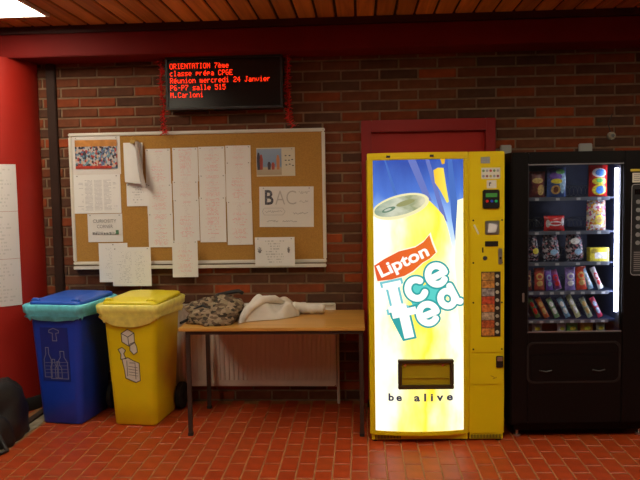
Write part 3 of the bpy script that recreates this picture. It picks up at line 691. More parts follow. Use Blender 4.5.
# things on the table ---------------------------------------------------------
CAMO = cell_mat('camouflage_cloth', [(0.25, 0.175, 0.11), (0.09, 0.058, 0.038), (0.33, 0.24, 0.16), (0.15, 0.10, 0.062), (0.27, 0.21, 0.13), (0.05, 0.038, 0.026)], 36, 1.6, 0.85, spec=0.2)
def lump(cx, cy, rx, ry, h, sd, z0=0.737, nu=40, nv=16, rough=0.16, power=0.55, flat=1.0):
    m = MB(); m.smooth = True; rr = []
    for j in range(nv):
        t = j/(nv-1); ring_ = []
        a = t*math.pi/2; rad_ = math.cos(a)**power; zz = math.sin(a)**flat
        for i in range(nu):
            th = 2*math.pi*i/nu
            nn = noise.noise(Vector((math.cos(th)*1.6+sd, math.sin(th)*1.6, t*2.2+sd)))*rough*1.6 + noise.noise(Vector((math.cos(th)*4+sd, math.sin(th)*4, t*6)))*rough
            k = rad_*(1+nn) if j < nv-1 else 0.02
            ring_.append((cx+rx*k*math.cos(th), cy+ry*k*math.sin(th), z0+h*zz*(1+nn*0.9*t)+0.001))
        rr.append(ring_)
    m.rings(rr, True, True); return m
cb = lump(-1.015, -0.56, 0.195, 0.165, 0.155, 3.1, rough=0.2).build('camouflage_bag', CAMO)
tag(cb, 'crumpled brown camouflage bag with black straps lying on the table', 'bag')
STRAP = mat('black_webbing', (0.012, 0.012, 0.014), 0.6)
m = MB(); m.smooth = True; pth = [(-1.05, -0.55, 0.889), (-1.0, -0.50, 0.915), (-0.93, -0.46, 0.925), (-0.87, -0.44, 0.932), (-0.845, -0.43, 0.912)]
m.tube(pth, 0.014, 8); m.build('strap', STRAP, cb)
for pts in ([(-1.17, -0.62, 0.827), (-1.08, -0.66, 0.867), (-1.02, -0.67, 0.827), (-0.97, -0.70, 0.777)], [(-1.20, -0.55, 0.787), (-1.19, -0.64, 0.767), (-1.23, -0.70, 0.752)]):
    m = MB(); m.tube(pts, 0.009, 6); m.build('strap', STRAP, cb)
LINEN = mat('off_white_linen', (0.68, 0.63, 0.57), 0.85, var=0.1, scale=10, bump=0.4, bscale=22)
# white coat: draped height field from the bag to the right
def coat(u, v):
    x = -0.845 + u*0.395; y0 = -0.66 + 0.26*u; y1 = -0.24 + 0.05*u
    y = y0 + (y1-y0)*v + 0.025*math.sin(u*7)
    e = min(1, 7*min(u, 1-u, v, 1-v))**0.5
    hgt = (0.135 - 0.045*u)*(0.55+0.45*math.sin(math.pi*min(1, v*0.9+0.05)))
    f_ = 0.020*math.sin(u*16+v*5) + 0.014*math.sin(u*9-v*11+1.0) + 0.012*noise.noise(Vector((u*6, v*6, 2)))
    return (x, y, 0.740 + e*max(0.006, hgt+f_))
m = MB(); m.smooth = True; m.grid(coat, 44, 22)
m.grid(lambda u, v: (coat(u, v)[0], coat(u, v)[1], 0.7385), 44, 22)
ct = m.build('white_coat', LINEN); tag(ct, 'off-white cloth coat heaped on the table behind the camouflage bag', 'coat')
m = MB(); m.smooth = True; pth = []; rad_ = []
for i in range(15):
    t = i/14; pth.append((-0.50+0.235*t, -0.32+0.02*math.sin(t*5), 0.782+0.004*math.sin(t*9))); rad_.append((0.043-0.010*t)*(1+0.10*math.sin(t*23)))
m.tube(pth, 0.04, 12, True, rad_); m.build('sleeve', LINEN, ct)
m = MB(); m.smooth = True; pth = [(-0.81, -0.62, 0.749), (-0.78, -0.60, 0.827), (-0.70, -0.50, 0.877), (-0.62, -0.44, 0.872), (-0.56, -0.40, 0.837)]
m.tube(pth, 0.03, 10, True, [0.012, 0.026, 0.03, 0.028, 0.02]); m.build('fold', LINEN, ct)

# ================================================================== RUCKSACK on the floor
rk = empty('rucksack', (-2.515, -0.80, 0), math.radians(8), 'black rucksack slumped on the floor at the foot of the column', 'bag')
NYL = mat('black_nylon', (0.014, 0.012, 0.013), 0.55, var=0.2, scale=20, bump=0.3, bscale=50)
lump(0, 0, 0.21, 0.27, 0.37, 8.2, 0.0, 36, 18, 0.08, 0.38).build('bag_body', NYL, rk)
lump(0.04, -0.22, 0.15, 0.11, 0.22, 5.2, 0.002, 28, 12, 0.10, 0.5).build('front_pocket', NYL, rk)
m = MB(); m.smooth = True; m.tube([(0.06, -0.20, 0.30), (0.10, -0.28, 0.20), (0.15, -0.31, 0.10), (0.20, -0.33, 0.012), (0.15, -0.42, 0.012)], 0.014, 8); m.build('strap', NYL, rk)
m = MB(); m.smooth = True; m.tube([(-0.06, 0.0, 0.365), (-0.03, -0.01, 0.40), (0.04, -0.01, 0.40), (0.07, 0.0, 0.36)], 0.011, 8); m.build('carry_handle', NYL, rk)

# ================================================================== small wall fittings
SOCK = mat('grey_fitting', (0.42, 0.42, 0.40), 0.5)
for x0, x1, lb in ((1.045, 1.125, 'small grey wall box peeking up between the two machines'), (1.62, 1.712, 'small grey wall box just above the black snack machine')):
    o = box('wall_box', (-(x1-x0)/2, (x1-x0)/2, -0.045, -0.009, 0.0, 0.085), SOCK, bevel=0.005); o.location = ((x0+x1)/2, 0, 1.862); tag(o, lb, 'wall box', 'grey wall boxes')
    box('cover', (-(x1-x0)/2+0.008, (x1-x0)/2-0.008, -0.049, -0.045, 0.008, 0.077), SOCK, o, bevel=0.0015)
o = MB().cyl((0, -0.009, 0), (0, -0.045, 0), 0.028, 20).build('round_fitting', mat('knob_ivory', (0.42, 0.36, 0.26), 0.4), bevel=0.004); o.location = (1.853, 0, 2.0); tag(o, 'small round ivory fitting with a wire on the bricks above the snack machine', 'fitting')
MB().cyl((0, -0.045, 0), (0, -0.060, 0), 0.014, 14).build('cap', CHROME, o)
MB().tube([(0, -0.015, 0.02), (-0.02, -0.014, 0.09), (0.01, -0.014, 0.16)], 0.003, 6).build('wire', BLACK, o)

# ================================================================== DRINK MACHINE (yellow)
ym = empty('drink_machine', (0.047, -0.880, 0), math.radians(1.8), 'tall yellow canned iced tea vending machine with a backlit advert door', 'vending machine')
YEL = mat('yellow_machine_paint', (0.80, 0.60, 0.004), 0.35, var=0.03, scale=3)
YEL2 = mat('yellow_panel_paint', (0.78, 0.585, 0.005), 0.38, var=0.03, scale=4)
DKB = mat('dark_bronze', (0.055, 0.035, 0.012), 0.4)
B_, HWD, UC = 0.045, 0.3175, 0.3175
def bow(u): return B_*(1-((u-UC)/HWD)**2)
box('cabinet', (0.022, 0.858, 0.055, 0.78, 0.055, 1.855), YEL, ym, bevel=0.006)
def bowed(name, x0, x1, z0, z1, mtl, parent, yb=0.055, add=0.0, n=14, bevel=0.0):
    fr = [(x0+(x1-x0)*i/n, -bow(x0+(x1-x0)*i/n)-add) for i in range(n+1)]
    loop = fr + [(x1, yb), (x0, yb)]
    m = MB(); m.rings([[(p[0], p[1], z) for p in loop] for z in (z0, z1)]); return m.build(name, mtl, parent, bevel)
bowed('door_rail', 0.0, 0.635, 1.818, 1.862, YEL, ym, bevel=0.003)
bowed('door_rail', 0.0, 0.635, 0.050, 0.078, YEL, ym, bevel=0.003)
bowed('door_stile', 0.0, 0.034, 0.078, 1.818, YEL, ym, n=2)
bowed('door_stile', 0.602, 0.635, 0.078, 1.818, YEL, ym, n=2)
box('control_column', (0.6365, 0.862, 0.0, 0.055, 0.050, 1.862), YEL, ym, bevel=0.005)
for nm, x0, x1 in (('kick_plate', 0.01, 0.63), ('kick_plate', 0.64, 0.855)):
    k_ = box(nm, (x0, x1, 0.004, 0.055, 0.012, 0.050), YEL2, ym, bevel=0.003)
    m = MB(); a, b = (0.03, 0.20) if x0 < 0.1 else (0.65, 0.84); q = a
    while q < b: m.box(q, q+0.005, 0.0015, 0.0045, 0.018, 0.042); q += 0.0095
    m.build('vent_slot', BLACK, k_, kind='stuff')
for x in (0.03, 0.60, 0.83):
    for y in (0.03, 0.72): MB().cyl((x, y, 0.0), (x, y, 0.056), 0.018, 12).build('foot', BLACK, ym)
for x in (0.13, 0.40):
    MB().box(x-0.012, x+0.012, -bow(x)-0.003, -bow(x)+0.002, 1.832, 1.846).build('lamp_clip', CHROME, ym)
# --- backlit advert, printed in layers on the bowed door glass, uneven backlight painted in
def art_fn(u, v, off): return (u, -bow(u)+0.007-off, v)
def art_mesh(me, off):
    bm = bmesh.new(); bm.from_mesh(me)
    for k in range(1, 16):
        x = 0.04*k
        bmesh.ops.bisect_plane(bm, geom=bm.verts[:]+bm.edges[:]+bm.faces[:], plane_co=(x, 0, 0), plane_no=(1, 0, 0))
    for v in bm.verts: v.co = art_fn(v.co.x, v.co.y, off)
    bm.to_mesh(me); bm.free(); return me
def spline(pts, n=6, closed=True):
    out = []; L = len(pts)
    for i in range(L if closed else L-1):
        p0, p1, p2, p3 = (pts[(i-1) % L], pts[i], pts[(i+1) % L], pts[(i+2) % L]) if closed else (pts[max(i-1, 0)], pts[i], pts[i+1], pts[min(i+2, L-1)])
        for k in range(n):
            t = k/n; out.append(tuple(0.5*((2*p1[a])+(-p0[a]+p2[a])*t+(2*p0[a]-5*p1[a]+4*p2[a]-p3[a])*t*t+(-p0[a]+3*p1[a]-3*p2[a]+p3[a])*t**3) for a in (0, 1)))
    if not closed: out.append(pts[-1])
    return out
U0, U1, V0, V1 = 0.0345, 0.6015, 0.0785, 1.8175
def art_poly(name, pts, mtl, off, parent):
    pts = [(min(max(x, U0), U1), min(max(z, V0), V1)) for x, z in pts]
    bm = bmesh.new(); f = bm.faces.new([bm.verts.new((x, z, 0)) for x, z in pts]); bmesh.ops.triangulate(bm, faces=[f])
    me = bpy.data.meshes.new(name); bm.to_mesh(me); bm.free(); me.materials.append(mtl)
    return link(name, art_mesh(me, off), parent)
def art_letter(name, ch, cx, cz, w, h, rot, mtl, off, parent, bold=0.0, extra=0.0, space=1.0):
    me = text_fit(ch, w=w+extra, h=h+extra, offset=bold, space=space); c_, s_ = math.cos(rot), math.sin(rot)
    for v in me.vertices:
        x, y = v.co.x-(w+extra)/2, v.co.y-(h+extra)/2; v.co = (cx+c_*x-s_*y, cz+s_*x+c_*y, 0)
    me.materials.clear(); me.materials.append(mtl)
    return link(name, art_mesh(me, off), parent)
SK = SIGN
base = ramp_mat('advert_background', [(0.0, (0.95, 0.90, 0.45)), (0.10, (1.0, 0.86, 0.20)), (0.20, (1.0, 0.95, 0.50)), (0.34, (1.0, 0.84, 0.14)), (0.50, (1.0, 0.97, 0.62)), (0.66, (0.95, 0.95, 0.80)), (0.76, (0.34, 0.55, 0.90)), (0.88, (0.05, 0.15, 0.55)), (1.0, (0.012, 0.055, 0.33))],
                'Z', V0, V1, 5.0, 0.16, 0.25, 1.25*SK, (1.6, 1, 0.7))  # pale lower stops paint in the overexposed bottom of the backlight
pn = art_poly('advert_panel', [(U0, V0), (U1, V0), (U1, V1), (U0, V1)], base, 0.0, ym)
art_poly('advert_streak', [(0.25, 1.8175), (0.30, 1.8175), (0.40, 1.56), (0.36, 1.56)], emit_mat('lilac_streak', (0.18, 0.23, 0.62), 0.9*SK), 0.0008, pn)
art_poly('advert_streak', [(0.36, 1.8175), (0.385, 1.8175), (0.50, 1.42), (0.455, 1.47)], emit_mat('lilac_streak', (0, 0, 0), 1), 0.0008, pn)
art_poly('advert_streak', [(0.105, 1.8175), (0.115, 1.8175), (0.185, 1.60), (0.165, 1.60)], emit_mat('blue_streak', (0.09, 0.20, 0.62), 0.9*SK), 0.0008, pn)
art_poly('advert_streak', [(0.50, 1.8175), (0.53, 1.8175), (0.575, 1.45), (0.55, 1.30), (0.525, 1.45)], emit_mat('blue_streak', (0, 0, 0), 1), 0.0008, pn)
art_poly('advert_glow', [(0.565, 1.56), (0.6015, 1.57), (0.6015, 0.6), (0.57, 0.6), (0.545, 1.10), (0.552, 1.36)], emit_mat('pale_yellow_hot_strip', (1.0, 0.97, 0.60), 1.3*SK), 0.0012, pn)  # overexposed right edge of the sign, painted as a pale strip
art_poly('lemon_piece', [(0.411, 1.749), (0.440, 1.765), (0.475, 1.763), (0.490, 1.66), (0.509, 1.552), (0.496, 1.543), (0.455, 1.62), (0.420, 1.672)], ramp_mat('lemon_print', [(0, (1.0, 0.60, 0.02)), (1, (1.0, 0.85, 0.10))], 'X', 0.41, 0.5, rough=0.3, emit=1.0*SK), 0.0016, pn)
art_poly('lemon_piece', [(0.455, 1.8175), (0.485, 1.8175), (0.482, 1.79), (0.465, 1.785)], emit_mat('lemon_orange', (1.0, 0.55, 0.03), 0.8*SK), 0.0016, pn)
canm = ramp_mat('can_print_hot_edges', [(0, (1.0, 0.99, 0.88)), (0.16, (1.0, 0.98, 0.78)), (0.38, (1.0, 0.88, 0.26)), (0.60, (1.0, 0.76, 0.04)), (0.80, (1.0, 0.93, 0.42)), (0.95, (1.0, 0.99, 0.82))], 'X', U0, U1, 4, 0.75, 0.3, 1.25*SK, (2, 1, 0.8))  # white ends paint the backlight's overexposed edges into the can colours
body_pts = [(U0, 1.49), (0.12, 1.50), (0.25, 1.53), (0.382, 1.562), (0.43, 1.515), (0.474, 1.463), (0.497, 1.40), (0.516, 1.323), (0.543, 1.193), (0.562, 0.987), (0.568, 0.84), (0.585, 0.70), (U1, 0.60), (U1, V0), (U0, V0)]
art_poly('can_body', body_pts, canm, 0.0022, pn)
def ell(cx, cz, a, b, rot, n=40): return [(cx+a*math.cos(t)*math.cos(rot)-b*math.sin(t)*math.sin(rot), cz+a*math.cos(t)*math.sin(rot)+b*math.sin(t)*math.cos(rot)) for t in (2*math.pi*i/n for i in range(n))]
RT = math.radians(14)
art_poly('can_rim', ell(0.205, 1.526, 0.182, 0.074, RT), emit_mat('can_rim_print', (0.95, 0.88, 0.50), 1.0*SK), 0.0030, pn)
art_poly('can_lid', ell(0.200, 1.529, 0.163, 0.057, RT), ramp_mat('can_lid_print', [(0, (0.30, 0.42, 0.30)), (0.4, (0.75, 0.78, 0.60)), (0.7, (0.35, 0.40, 0.20)), (1, (0.85, 0.80, 0.55))], 'X', 0.04, 0.37, 14, 0.7, 0.3, 0.85*SK, (1, 1, 2)), 0.0036, pn)
art_poly('can_ring_pull', ell(0.13, 1.507, 0.045, 0.014, RT+0.1), emit_mat('ring_pull_print', (0.20, 0.32, 0.22), 0.8*SK), 0.0042, pn)
art_poly('can_ring_pull', ell(0.125, 1.507, 0.024, 0.007, RT+0.1), emit_mat('ring_hole_print', (0.70, 0.75, 0.62), 0.8*SK), 0.0047, pn)
art_poly('can_ring_pull', ell(0.235, 1.548, 0.060, 0.016, RT+0.05), emit_mat('can_opening_print', (0.42, 0.42, 0.18), 0.8*SK), 0.0042, pn)
lab = [(0.036, 1.152), (0.098, 1.193), (0.191, 1.243), (0.294, 1.268), (0.345, 1.30), (0.383, 1.345), (0.400, 1.29), (0.424, 1.232), (0.385, 1.195), (0.339, 1.170), (0.280, 1.118), (0.227, 1.088), (0.143, 1.064), (0.056, 1.052), (0.045, 1.10)]
cxl, czl = 0.225, 1.185
art_poly('label_border', [(cxl+(x-cxl)*1.05, czl+(z-czl)*1.10) for x, z in lab], emit_mat('label_white_edge', (1.0, 0.95, 0.75), 1.1*SK), 0.0030, pn)
art_poly('label', lab, ramp_mat('label_print', [(0, (0.95, 0.10, 0.015)), (1, (1.0, 0.19, 0.01))], 'X', 0.04, 0.42, rough=0.3, emit=0.85*SK), 0.0036, pn)
WL = emit_mat('white_lettering', (1.0, 0.98, 0.90), 1.15*SK)
art_letter('brand_lettering', 'Lipton', 0.222, 1.170, 0.335, 0.105, math.radians(25), WL, 0.0046, pn, bold=0.028)
TEAL = emit_mat('teal_lettering_edge', (0.05, 0.46, 0.46), 0.85*SK); TEALF = emit_mat('bright_teal_fill', (0.12, 0.68, 0.62), 1.0*SK); TEAL2 = emit_mat('pale_teal_lettering_edge', (0.22, 0.66, 0.72), 0.95*SK)
slab_I = [(-0.058, -0.095), (0.058, -0.095), (0.058, -0.058), (0.030, -0.052), (0.030, 0.052), (0.058, 0.058), (0.058, 0.095), (-0.058, 0.095), (-0.058, 0.058), (-0.030, 0.052), (-0.030, -0.052), (-0.058, -0.058)]
def place(pts, cx, cz, rot, k=1.0, g=0.0):
    c_, s_ = math.cos(rot), math.sin(rot); out = []
    for x, y in pts:
        x, y = x*k+math.copysign(g, x), y*k+math.copysign(g, y); out.append((cx+c_*x-s_*y, cz+s_*x+c_*y))
    return out
art_poly('letter_edge', place(slab_I, 0.163, 0.955, 0.22, 1.0, 0.014), TEAL2, 0.0044, pn)
art_poly('letter', place(slab_I, 0.163, 0.955, 0.22), WL, 0.0054, pn)
slab_T = [(-0.030, -0.092), (0.030, -0.092), (0.030, 0.042), (0.078, 0.042), (0.078, 0.088), (-0.070, 0.088), (-0.070, 0.042), (-0.030, 0.042)]
art_poly('letter_edge', place(slab_T, 0.232, 0.785, 0.22, 1.05, 0.013), TEAL, 0.0044, pn)
art_poly('letter', place(slab_T, 0.232, 0.785, 0.22, 1.05), WL, 0.0054, pn)
def stroke(pts, w, cx, cz, rot, mtl, off, name):
    """bold letter stroke: chain of quads with round joints, laid on the advert"""
    m = MB(); c_, s_ = math.cos(rot), math.sin(rot)
    P = [(cx+c_*x-s_*y, cz+s_*x+c_*y) for x, y in pts]
    f0 = lambda a, b: (a, b, 0)
    L_, R_ = [], []
    for i, p in enumerate(P):
        a, b = P[max(i-1, 0)], P[min(i+1, len(P)-1)]; d = Vector((b[0]-a[0], b[1]-a[1])).normalized()
        L_.append((p[0]-d.y*w/2, p[1]+d.x*w/2, 0)); R_.append((p[0]+d.y*w/2, p[1]-d.x*w/2, 0))
    for i in range(len(P)-1): m.add([L_[i], L_[i+1], R_[i+1], R_[i]], [(3, 2, 1, 0)])
    for p in (P[0], P[-1]): m.add([(p[0]+w/2*math.cos(2*math.pi*i/14), p[1]+w/2*math.sin(2*math.pi*i/14), 0) for i in range(14)], [tuple(range(14))])
    me = m.mesh(name, mtl); return me
def arc(a0, a1, rx, ry, n=26): return [(rx*math.cos(math.radians(a0+(a1-a0)*i/n)), ry*math.sin(math.radians(a0+(a1-a0)*i/n))) for i in range(n+1)]
for cx, cz, a_ in ((0.300, 1.003, 0.05), (0.428, 1.09, 0.05), (0.372, 0.845, 0.05)): art_poly('lettering_fill', ell(cx, cz, a_, a_, 0, 20), TEALF, 0.0038, pn)
art_poly('lettering_fill', [(0.25, 0.955), (0.30, 1.0), (0.43, 1.07), (0.51, 0.99), (0.47, 0.90), (0.38, 0.83), (0.30, 0.84)], TEALF, 0.0036, pn)
GLY = {'c': [arc(42, 318, 0.054, 0.060)], 'e': [arc(-4, 308, 0.054, 0.060), [(-0.048, -0.006), (0.052, -0.004)]], 'a': [arc(20, 380, 0.046, 0.052), [(0.052, 0.066), (0.050, -0.050), (0.066, -0.062)]]}
for ch, cx, cz, rot, k in (('c', 0.300, 1.003, 0.40, 1.0), ('e', 0.428, 1.090, 0.42, 1.0), ('e', 0.372, 0.845, 0.35, 1.02), ('a', 0.497, 0.938, 0.50, 0.95)):
    for nm, w_, mt_, off in (('letter_edge', 0.066, TEAL, 0.0044), ('letter', 0.043, WL, 0.0054)):
        allv = MB()
        for st in GLY[ch]:
            me_ = stroke([(x*k, y*k) for x, y in st], w_, cx, cz, rot, mt_, off, nm)
            allv.add([tuple(v.co) for v in me_.vertices], [tuple(p.vertices) for p in me_.polygons]); bpy.data.meshes.remove(me_)
        me_ = allv.mesh(nm, mt_); link(nm, art_mesh(me_, off), pn)
SPL = emit_mat('grey_splash', (0.55, 0.48, 0.20), 0.8*SK)
for cx, cz, a, b, r_ in ((0.06, 0.16, 0.022, 0.008, 0.7), (0.19, 0.115, 0.026, 0.007, 0.6), (0.47, 0.10, 0.028, 0.006, 1.3), (0.56, 0.15, 0.02, 0.006, -0.7)): art_poly('splash_drop', ell(cx, cz, a, b, r_, 14), SPL, 0.0012, pn)
art_letter('slogan_lettering', 'be', 0.160, 0.302, 0.085, 0.050, 0.0, emit_mat('slogan_ink', (0.10, 0.09, 0.16), 0.5), 0.0030, pn, bold=0.035, space=1.4)['kind'] = 'stuff'
art_letter('slogan_lettering', 'alive', 0.405, 0.302, 0.250, 0.052, 0.0, emit_mat('slogan_ink', (0, 0, 0), 1), 0.0030, pn, bold=0.035, space=1.6)['kind'] = 'stuff'
# dispensing hatch
hx0, hx1, hz0, hz1 = 0.178, 0.531, 0.362, 0.551
h_ = empty('dispensing_hatch', (0, 0, 0)); h_.parent = ym; bpy.data.objects.remove(h_)
m = MB()
for q in ((hx0, hx1, hz0, hz0+0.026), (hx0, hx1, hz1-0.022, hz1), (hx0, hx0+0.024, hz0+0.026, hz1-0.022), (hx1-0.024, hx1, hz0+0.026, hz1-0.022)): m.box(q[0], q[1], -0.066, -0.028, q[2], q[3])
hf = m.build('hatch_frame', DKB, ym, bevel=0.004)
box('hatch_flap', (hx0+0.024, hx1-0.024, -0.050, -0.046, hz0+0.026, hz1-0.022), mat('amber_flap', (0.42, 0.31, 0.012), 0.22, var=0.1, scale=6), hf)
box('flap_ledge', (hx0+0.024, hx1-0.024, -0.056, -0.048, hz0+0.070, hz0+0.074), mat('amber_flap', (0, 0, 0)), hf)
for x in (hx0+0.045, hx1-0.07): MB().cyl((x, -0.050, hz1-0.035), (x, -0.056, hz1-0.035), 0.007, 10).build('flap_screw', CHROME, hf)
# --- control column details (column face at y = 0)
STK = mat('sticker_paper', (0.70, 0.68, 0.58), 0.5); GREY = mat('grey_plate', (0.42, 0.43, 0.42), 0.4, 0.4)
box('logo_plate', (0.712, 0.770, -0.003, 0.0, 1.788, 1.828), GREY, ym, bevel=0.001)
s_ = box('instruction_sticker', (0.716, 0.834, -0.0012, 0.0, 1.690, 1.760), STK, ym)
ICON = [(0.30, 0.32, 0.36), (0.5, 0.06, 0.05), (0.28, 0.10, 0.10), (0.16, 0.30, 0.10), (0.45, 0.38, 0.08), (0.36, 0.36, 0.34)]
for k in range(5):
    for j in range(2):
        x, z = 0.729+k*0.0225, 1.707+j*0.034
        MB().cyl((x, -0.0012, z), (x, -0.002, z), 0.0085, 10).build('printed_icon', mat('icon_%d' % ((k*2+j*3) % 6), ICON[(k*2+j*3) % 6], 0.5), s_)
s_ = box('small_sticker', (0.750, 0.810, -0.0012, 0.0, 1.630, 1.682), STK, ym)
box('printed_icon', (0.764, 0.770, -0.002, -0.0012, 1.645, 1.668), DINK, s_); box('printed_icon', (0.770, 0.778, -0.002, -0.0012, 1.660, 1.668), DINK, s_)
rd = box('price_display', (0.722, 0.828, -0.016, 0.0, 1.503, 1.622), BLACK, ym, bevel=0.006)
box('display_window', (0.740, 0.812, -0.018, -0.015, 1.575, 1.600), emit_mat('green_lcd', (0.05, 0.16, 0.03), 0.9), rd)
for x, c_ in ((0.749, (0.8, 0.03, 0.02)), (0.778, (0.05, 0.12, 0.8)), (0.805, (0.02, 0.6, 0.18))):
    MB().cyl((x, -0.015, 1.550), (x, -0.021, 1.550), 0.009, 12).build('push_button', mat('button_%.2f' % x, c_, 0.3), rd)
cp = box('coin_panel', (0.649, 0.858, -0.005, 0.0, 0.583, 1.451), YEL2, ym, bevel=0.002)
for x in (0.664, 0.845):
    for z in (1.430, 1.16, 0.905, 0.604): MB().cyl((x, -0.004, z), (x, -0.008, z), 0.006, 10).build('rivet', mat('rivet', (0.08, 0.06, 0.03), 0.4, 0.7), cp)
m = MB().box(0.738, 0.828, -0.012, -0.005, 1.338, 1.426); cs = m.build('coin_entry', STEEL, cp, bevel=0.004)
MB().prism([(0.752, 1.350), (0.802, 1.352), (0.815, 1.40), (0.760, 1.412)], -0.024, -0.012).build('coin_chute', mat('bright_chute', (0.78, 0.78, 0.75), 0.3), cs, bevel=0.003)
MB().prism([(0.664, 1.40), (0.674, 1.405), (0.704, 1.345), (0.694, 1.34)], -0.0062, -0.005).build('worn_label', STK, cp)
box('note_slot', (0.737, 0.821, -0.009, -0.005, 1.263, 1.297), BLACK, cp, bevel=0.002); box('coin_slot', (0.720, 0.728, -0.008, -0.005, 1.225, 1.258), BLACK, cp)
MB().cyl((0.737, -0.005, 1.190), (0.737, -0.012, 1.190), 0.014, 16).build('lock', CHROME, cp)
hd = box('lock_handle', (0.821, 0.846, -0.014, -0.005, 1.150, 1.250), STEEL, cp, bevel=0.003); MB().cyl((0.8335, -0.014, 1.19), (0.8335, -0.018, 1.19), 0.007, 10).build('key_hole', BLACK, hd)
sp_ = box('selection_strip', (0.714, 0.836, -0.008, -0.005, 0.686, 1.103), mat('selection_backing', (0.03, 0.025, 0.02), 0.3), cp)
PRD = [(0.50, 0.20, 0.05), (0.45, 0.10, 0.03), (0.40, 0.30, 0.20), (0.55, 0.17, 0.04), (0.48, 0.07, 0.03), (0.30, 0.27, 0.26), (0.50, 0.22, 0.05), (0.50, 0.26, 0.06)]
for k in range(8):
    z0 = 0.692+k*0.0512
    box('drink_card', (0.717, 0.797, -0.0105, -0.008, z0, z0+0.047), mat('drink_card_%d' % k, PRD[k], 0.4, var=0.6, scale=60), sp_)
    MB().cyl((0.815, -0.008, z0+0.024), (0.815, -0.014, z0+0.024), 0.011, 14).build('selection_button', mat('button_ivory', (0.50, 0.46, 0.36), 0.3), sp_)
rp = box('return_panel', (0.642, 0.858, -0.004, 0.0, 0.372, 0.576), YEL2, ym, bevel=0.002)
rc = box('coin_return', (0.808, 0.854, -0.016, -0.004, 0.484, 0.560), BLACK, rp, bevel=0.004); box('return_flap', (0.814, 0.848, -0.020, -0.016, 0.528, 0.556), STEEL, rc, bevel=0.002)
m = MB(); ribbon(m, [(0.775, 0.43), (0.79, 0.425), (0.80, 0.415), (0.812, 0.418), (0.79, 0.41)], 0.004, lambda a, b: (a, -0.0048, b)); m.build('worn_mark', mat('worn_mark', (0.40, 0.22, 0.02), 0.6), rp)

# ================================================================== SNACK MACHINE (black)
BO, BA = Vector((0.957, -0.832, 0)), math.radians(2.5)
sm_ = empty('snack_machine', BO, BA, 'black glass-fronted snack vending machine with lit shelves, at the right edge', 'vending machine')
def bw_(x, y, z): return Vector((BO.x + x*math.cos(BA) - y*math.sin(BA), BO.y + x*math.sin(BA) + y*math.cos(BA), z))
BLK = mat('black_machine_paint', (0.005, 0.004, 0.004), 0.45, spec=0.18, var=0.1, scale=6)
BLK2 = mat('black_door_paint', (0.006, 0.0045, 0.0045), 0.4, spec=0.18, var=0.1, scale=6)
NAVY = mat('navy_interior', (0.022, 0.036, 0.095), 0.5, var=0.1)
box('side_wall', (0.0, 0.10, 0.03, 0.72, 0.085, 1.855), BLK, sm_, bevel=0.008)
box('right_housing', (0.705, 0.92, 0.03, 0.72, 0.085, 1.855), BLK, sm_, bevel=0.008)
box('base_housing', (0.10, 0.705, 0.03, 0.72, 0.085, 0.655), BLK, sm_)
box('top_housing', (0.10, 0.705, 0.03, 0.72, 1.80, 1.855), BLK, sm_)
box('back_panel', (0.10, 0.705, 0.60, 0.72, 0.655, 1.80), NAVY, sm_)
for x0, x1 in ((0.10, 0.106), (0.699, 0.705)): box('inner_lining', (x0, x1, 0.035, 0.60, 0.655, 1.80), NAVY, sm_)
# door frame
box('door_stile', (0.0, 0.105, 0.0, 0.03, 0.105, 1.85), BLK2, sm_, bevel=0.006)
box('door_rail', (0.105, 0.705, 0.0, 0.03, 1.778, 1.85), BLK2, sm_, bevel=0.006)
cc_ = box('control_panel', (0.705, 0.92, 0.0, 0.03, 0.105, 1.85), BLK2, sm_, bevel=0.006)
dl = box('lower_door', (0.105, 0.705, 0.0, 0.03, 0.105, 0.700), BLK2, sm_, bevel=0.006)
m = MB(); fr = []
for k_, ins in ((0, 0.0), (1, 0.012)):
    pts = rrect(0.60-2*ins, 0.27-2*ins, 0.04, 6, 0.40, 0.0, 0); fr.append([(p[0], -0.004 if k_ == 0 else 0.001, 0.505+p[1]) for p in pts])
m.rings([[(p[0], 0.001, p[2]) for p in fr[0]], fr[0], [(p[0], -0.004, p[2]) for p in [(q[0], 0, q[2]) for q in fr[1]]], fr[1]], False, False); m.build('flap_rim', mat('flap_rim', (0.02, 0.017, 0.017), 0.35, spec=0.3), dl)
box('delivery_flap', (0.13, 0.67, -0.003, 0.001, 0.405, 0.560), BLK, dl, bevel=0.004)
for x in (0.22, 0.56): MB().tube([(x-0.04, -0.006, 0.455), (x, -0.012, 0.448), (x+0.04, -0.006, 0.455)], 0.005, 6).build('flap_grip', mat('flap_rim', (0, 0, 0)), dl)
box('plinth', (0.03, 0.89, 0.05, 0.70, 0.045, 0.085), BLK, sm_)
for x in (0.06, 0.86):
    for y in (0.08, 0.66):
        f_ = MB().cyl((x, y, 0.0), (x, y, 0.012), 0.024, 14).cyl((x, y, 0.012), (x, y, 0.046), 0.010, 10).build('foot', STEEL, sm_)
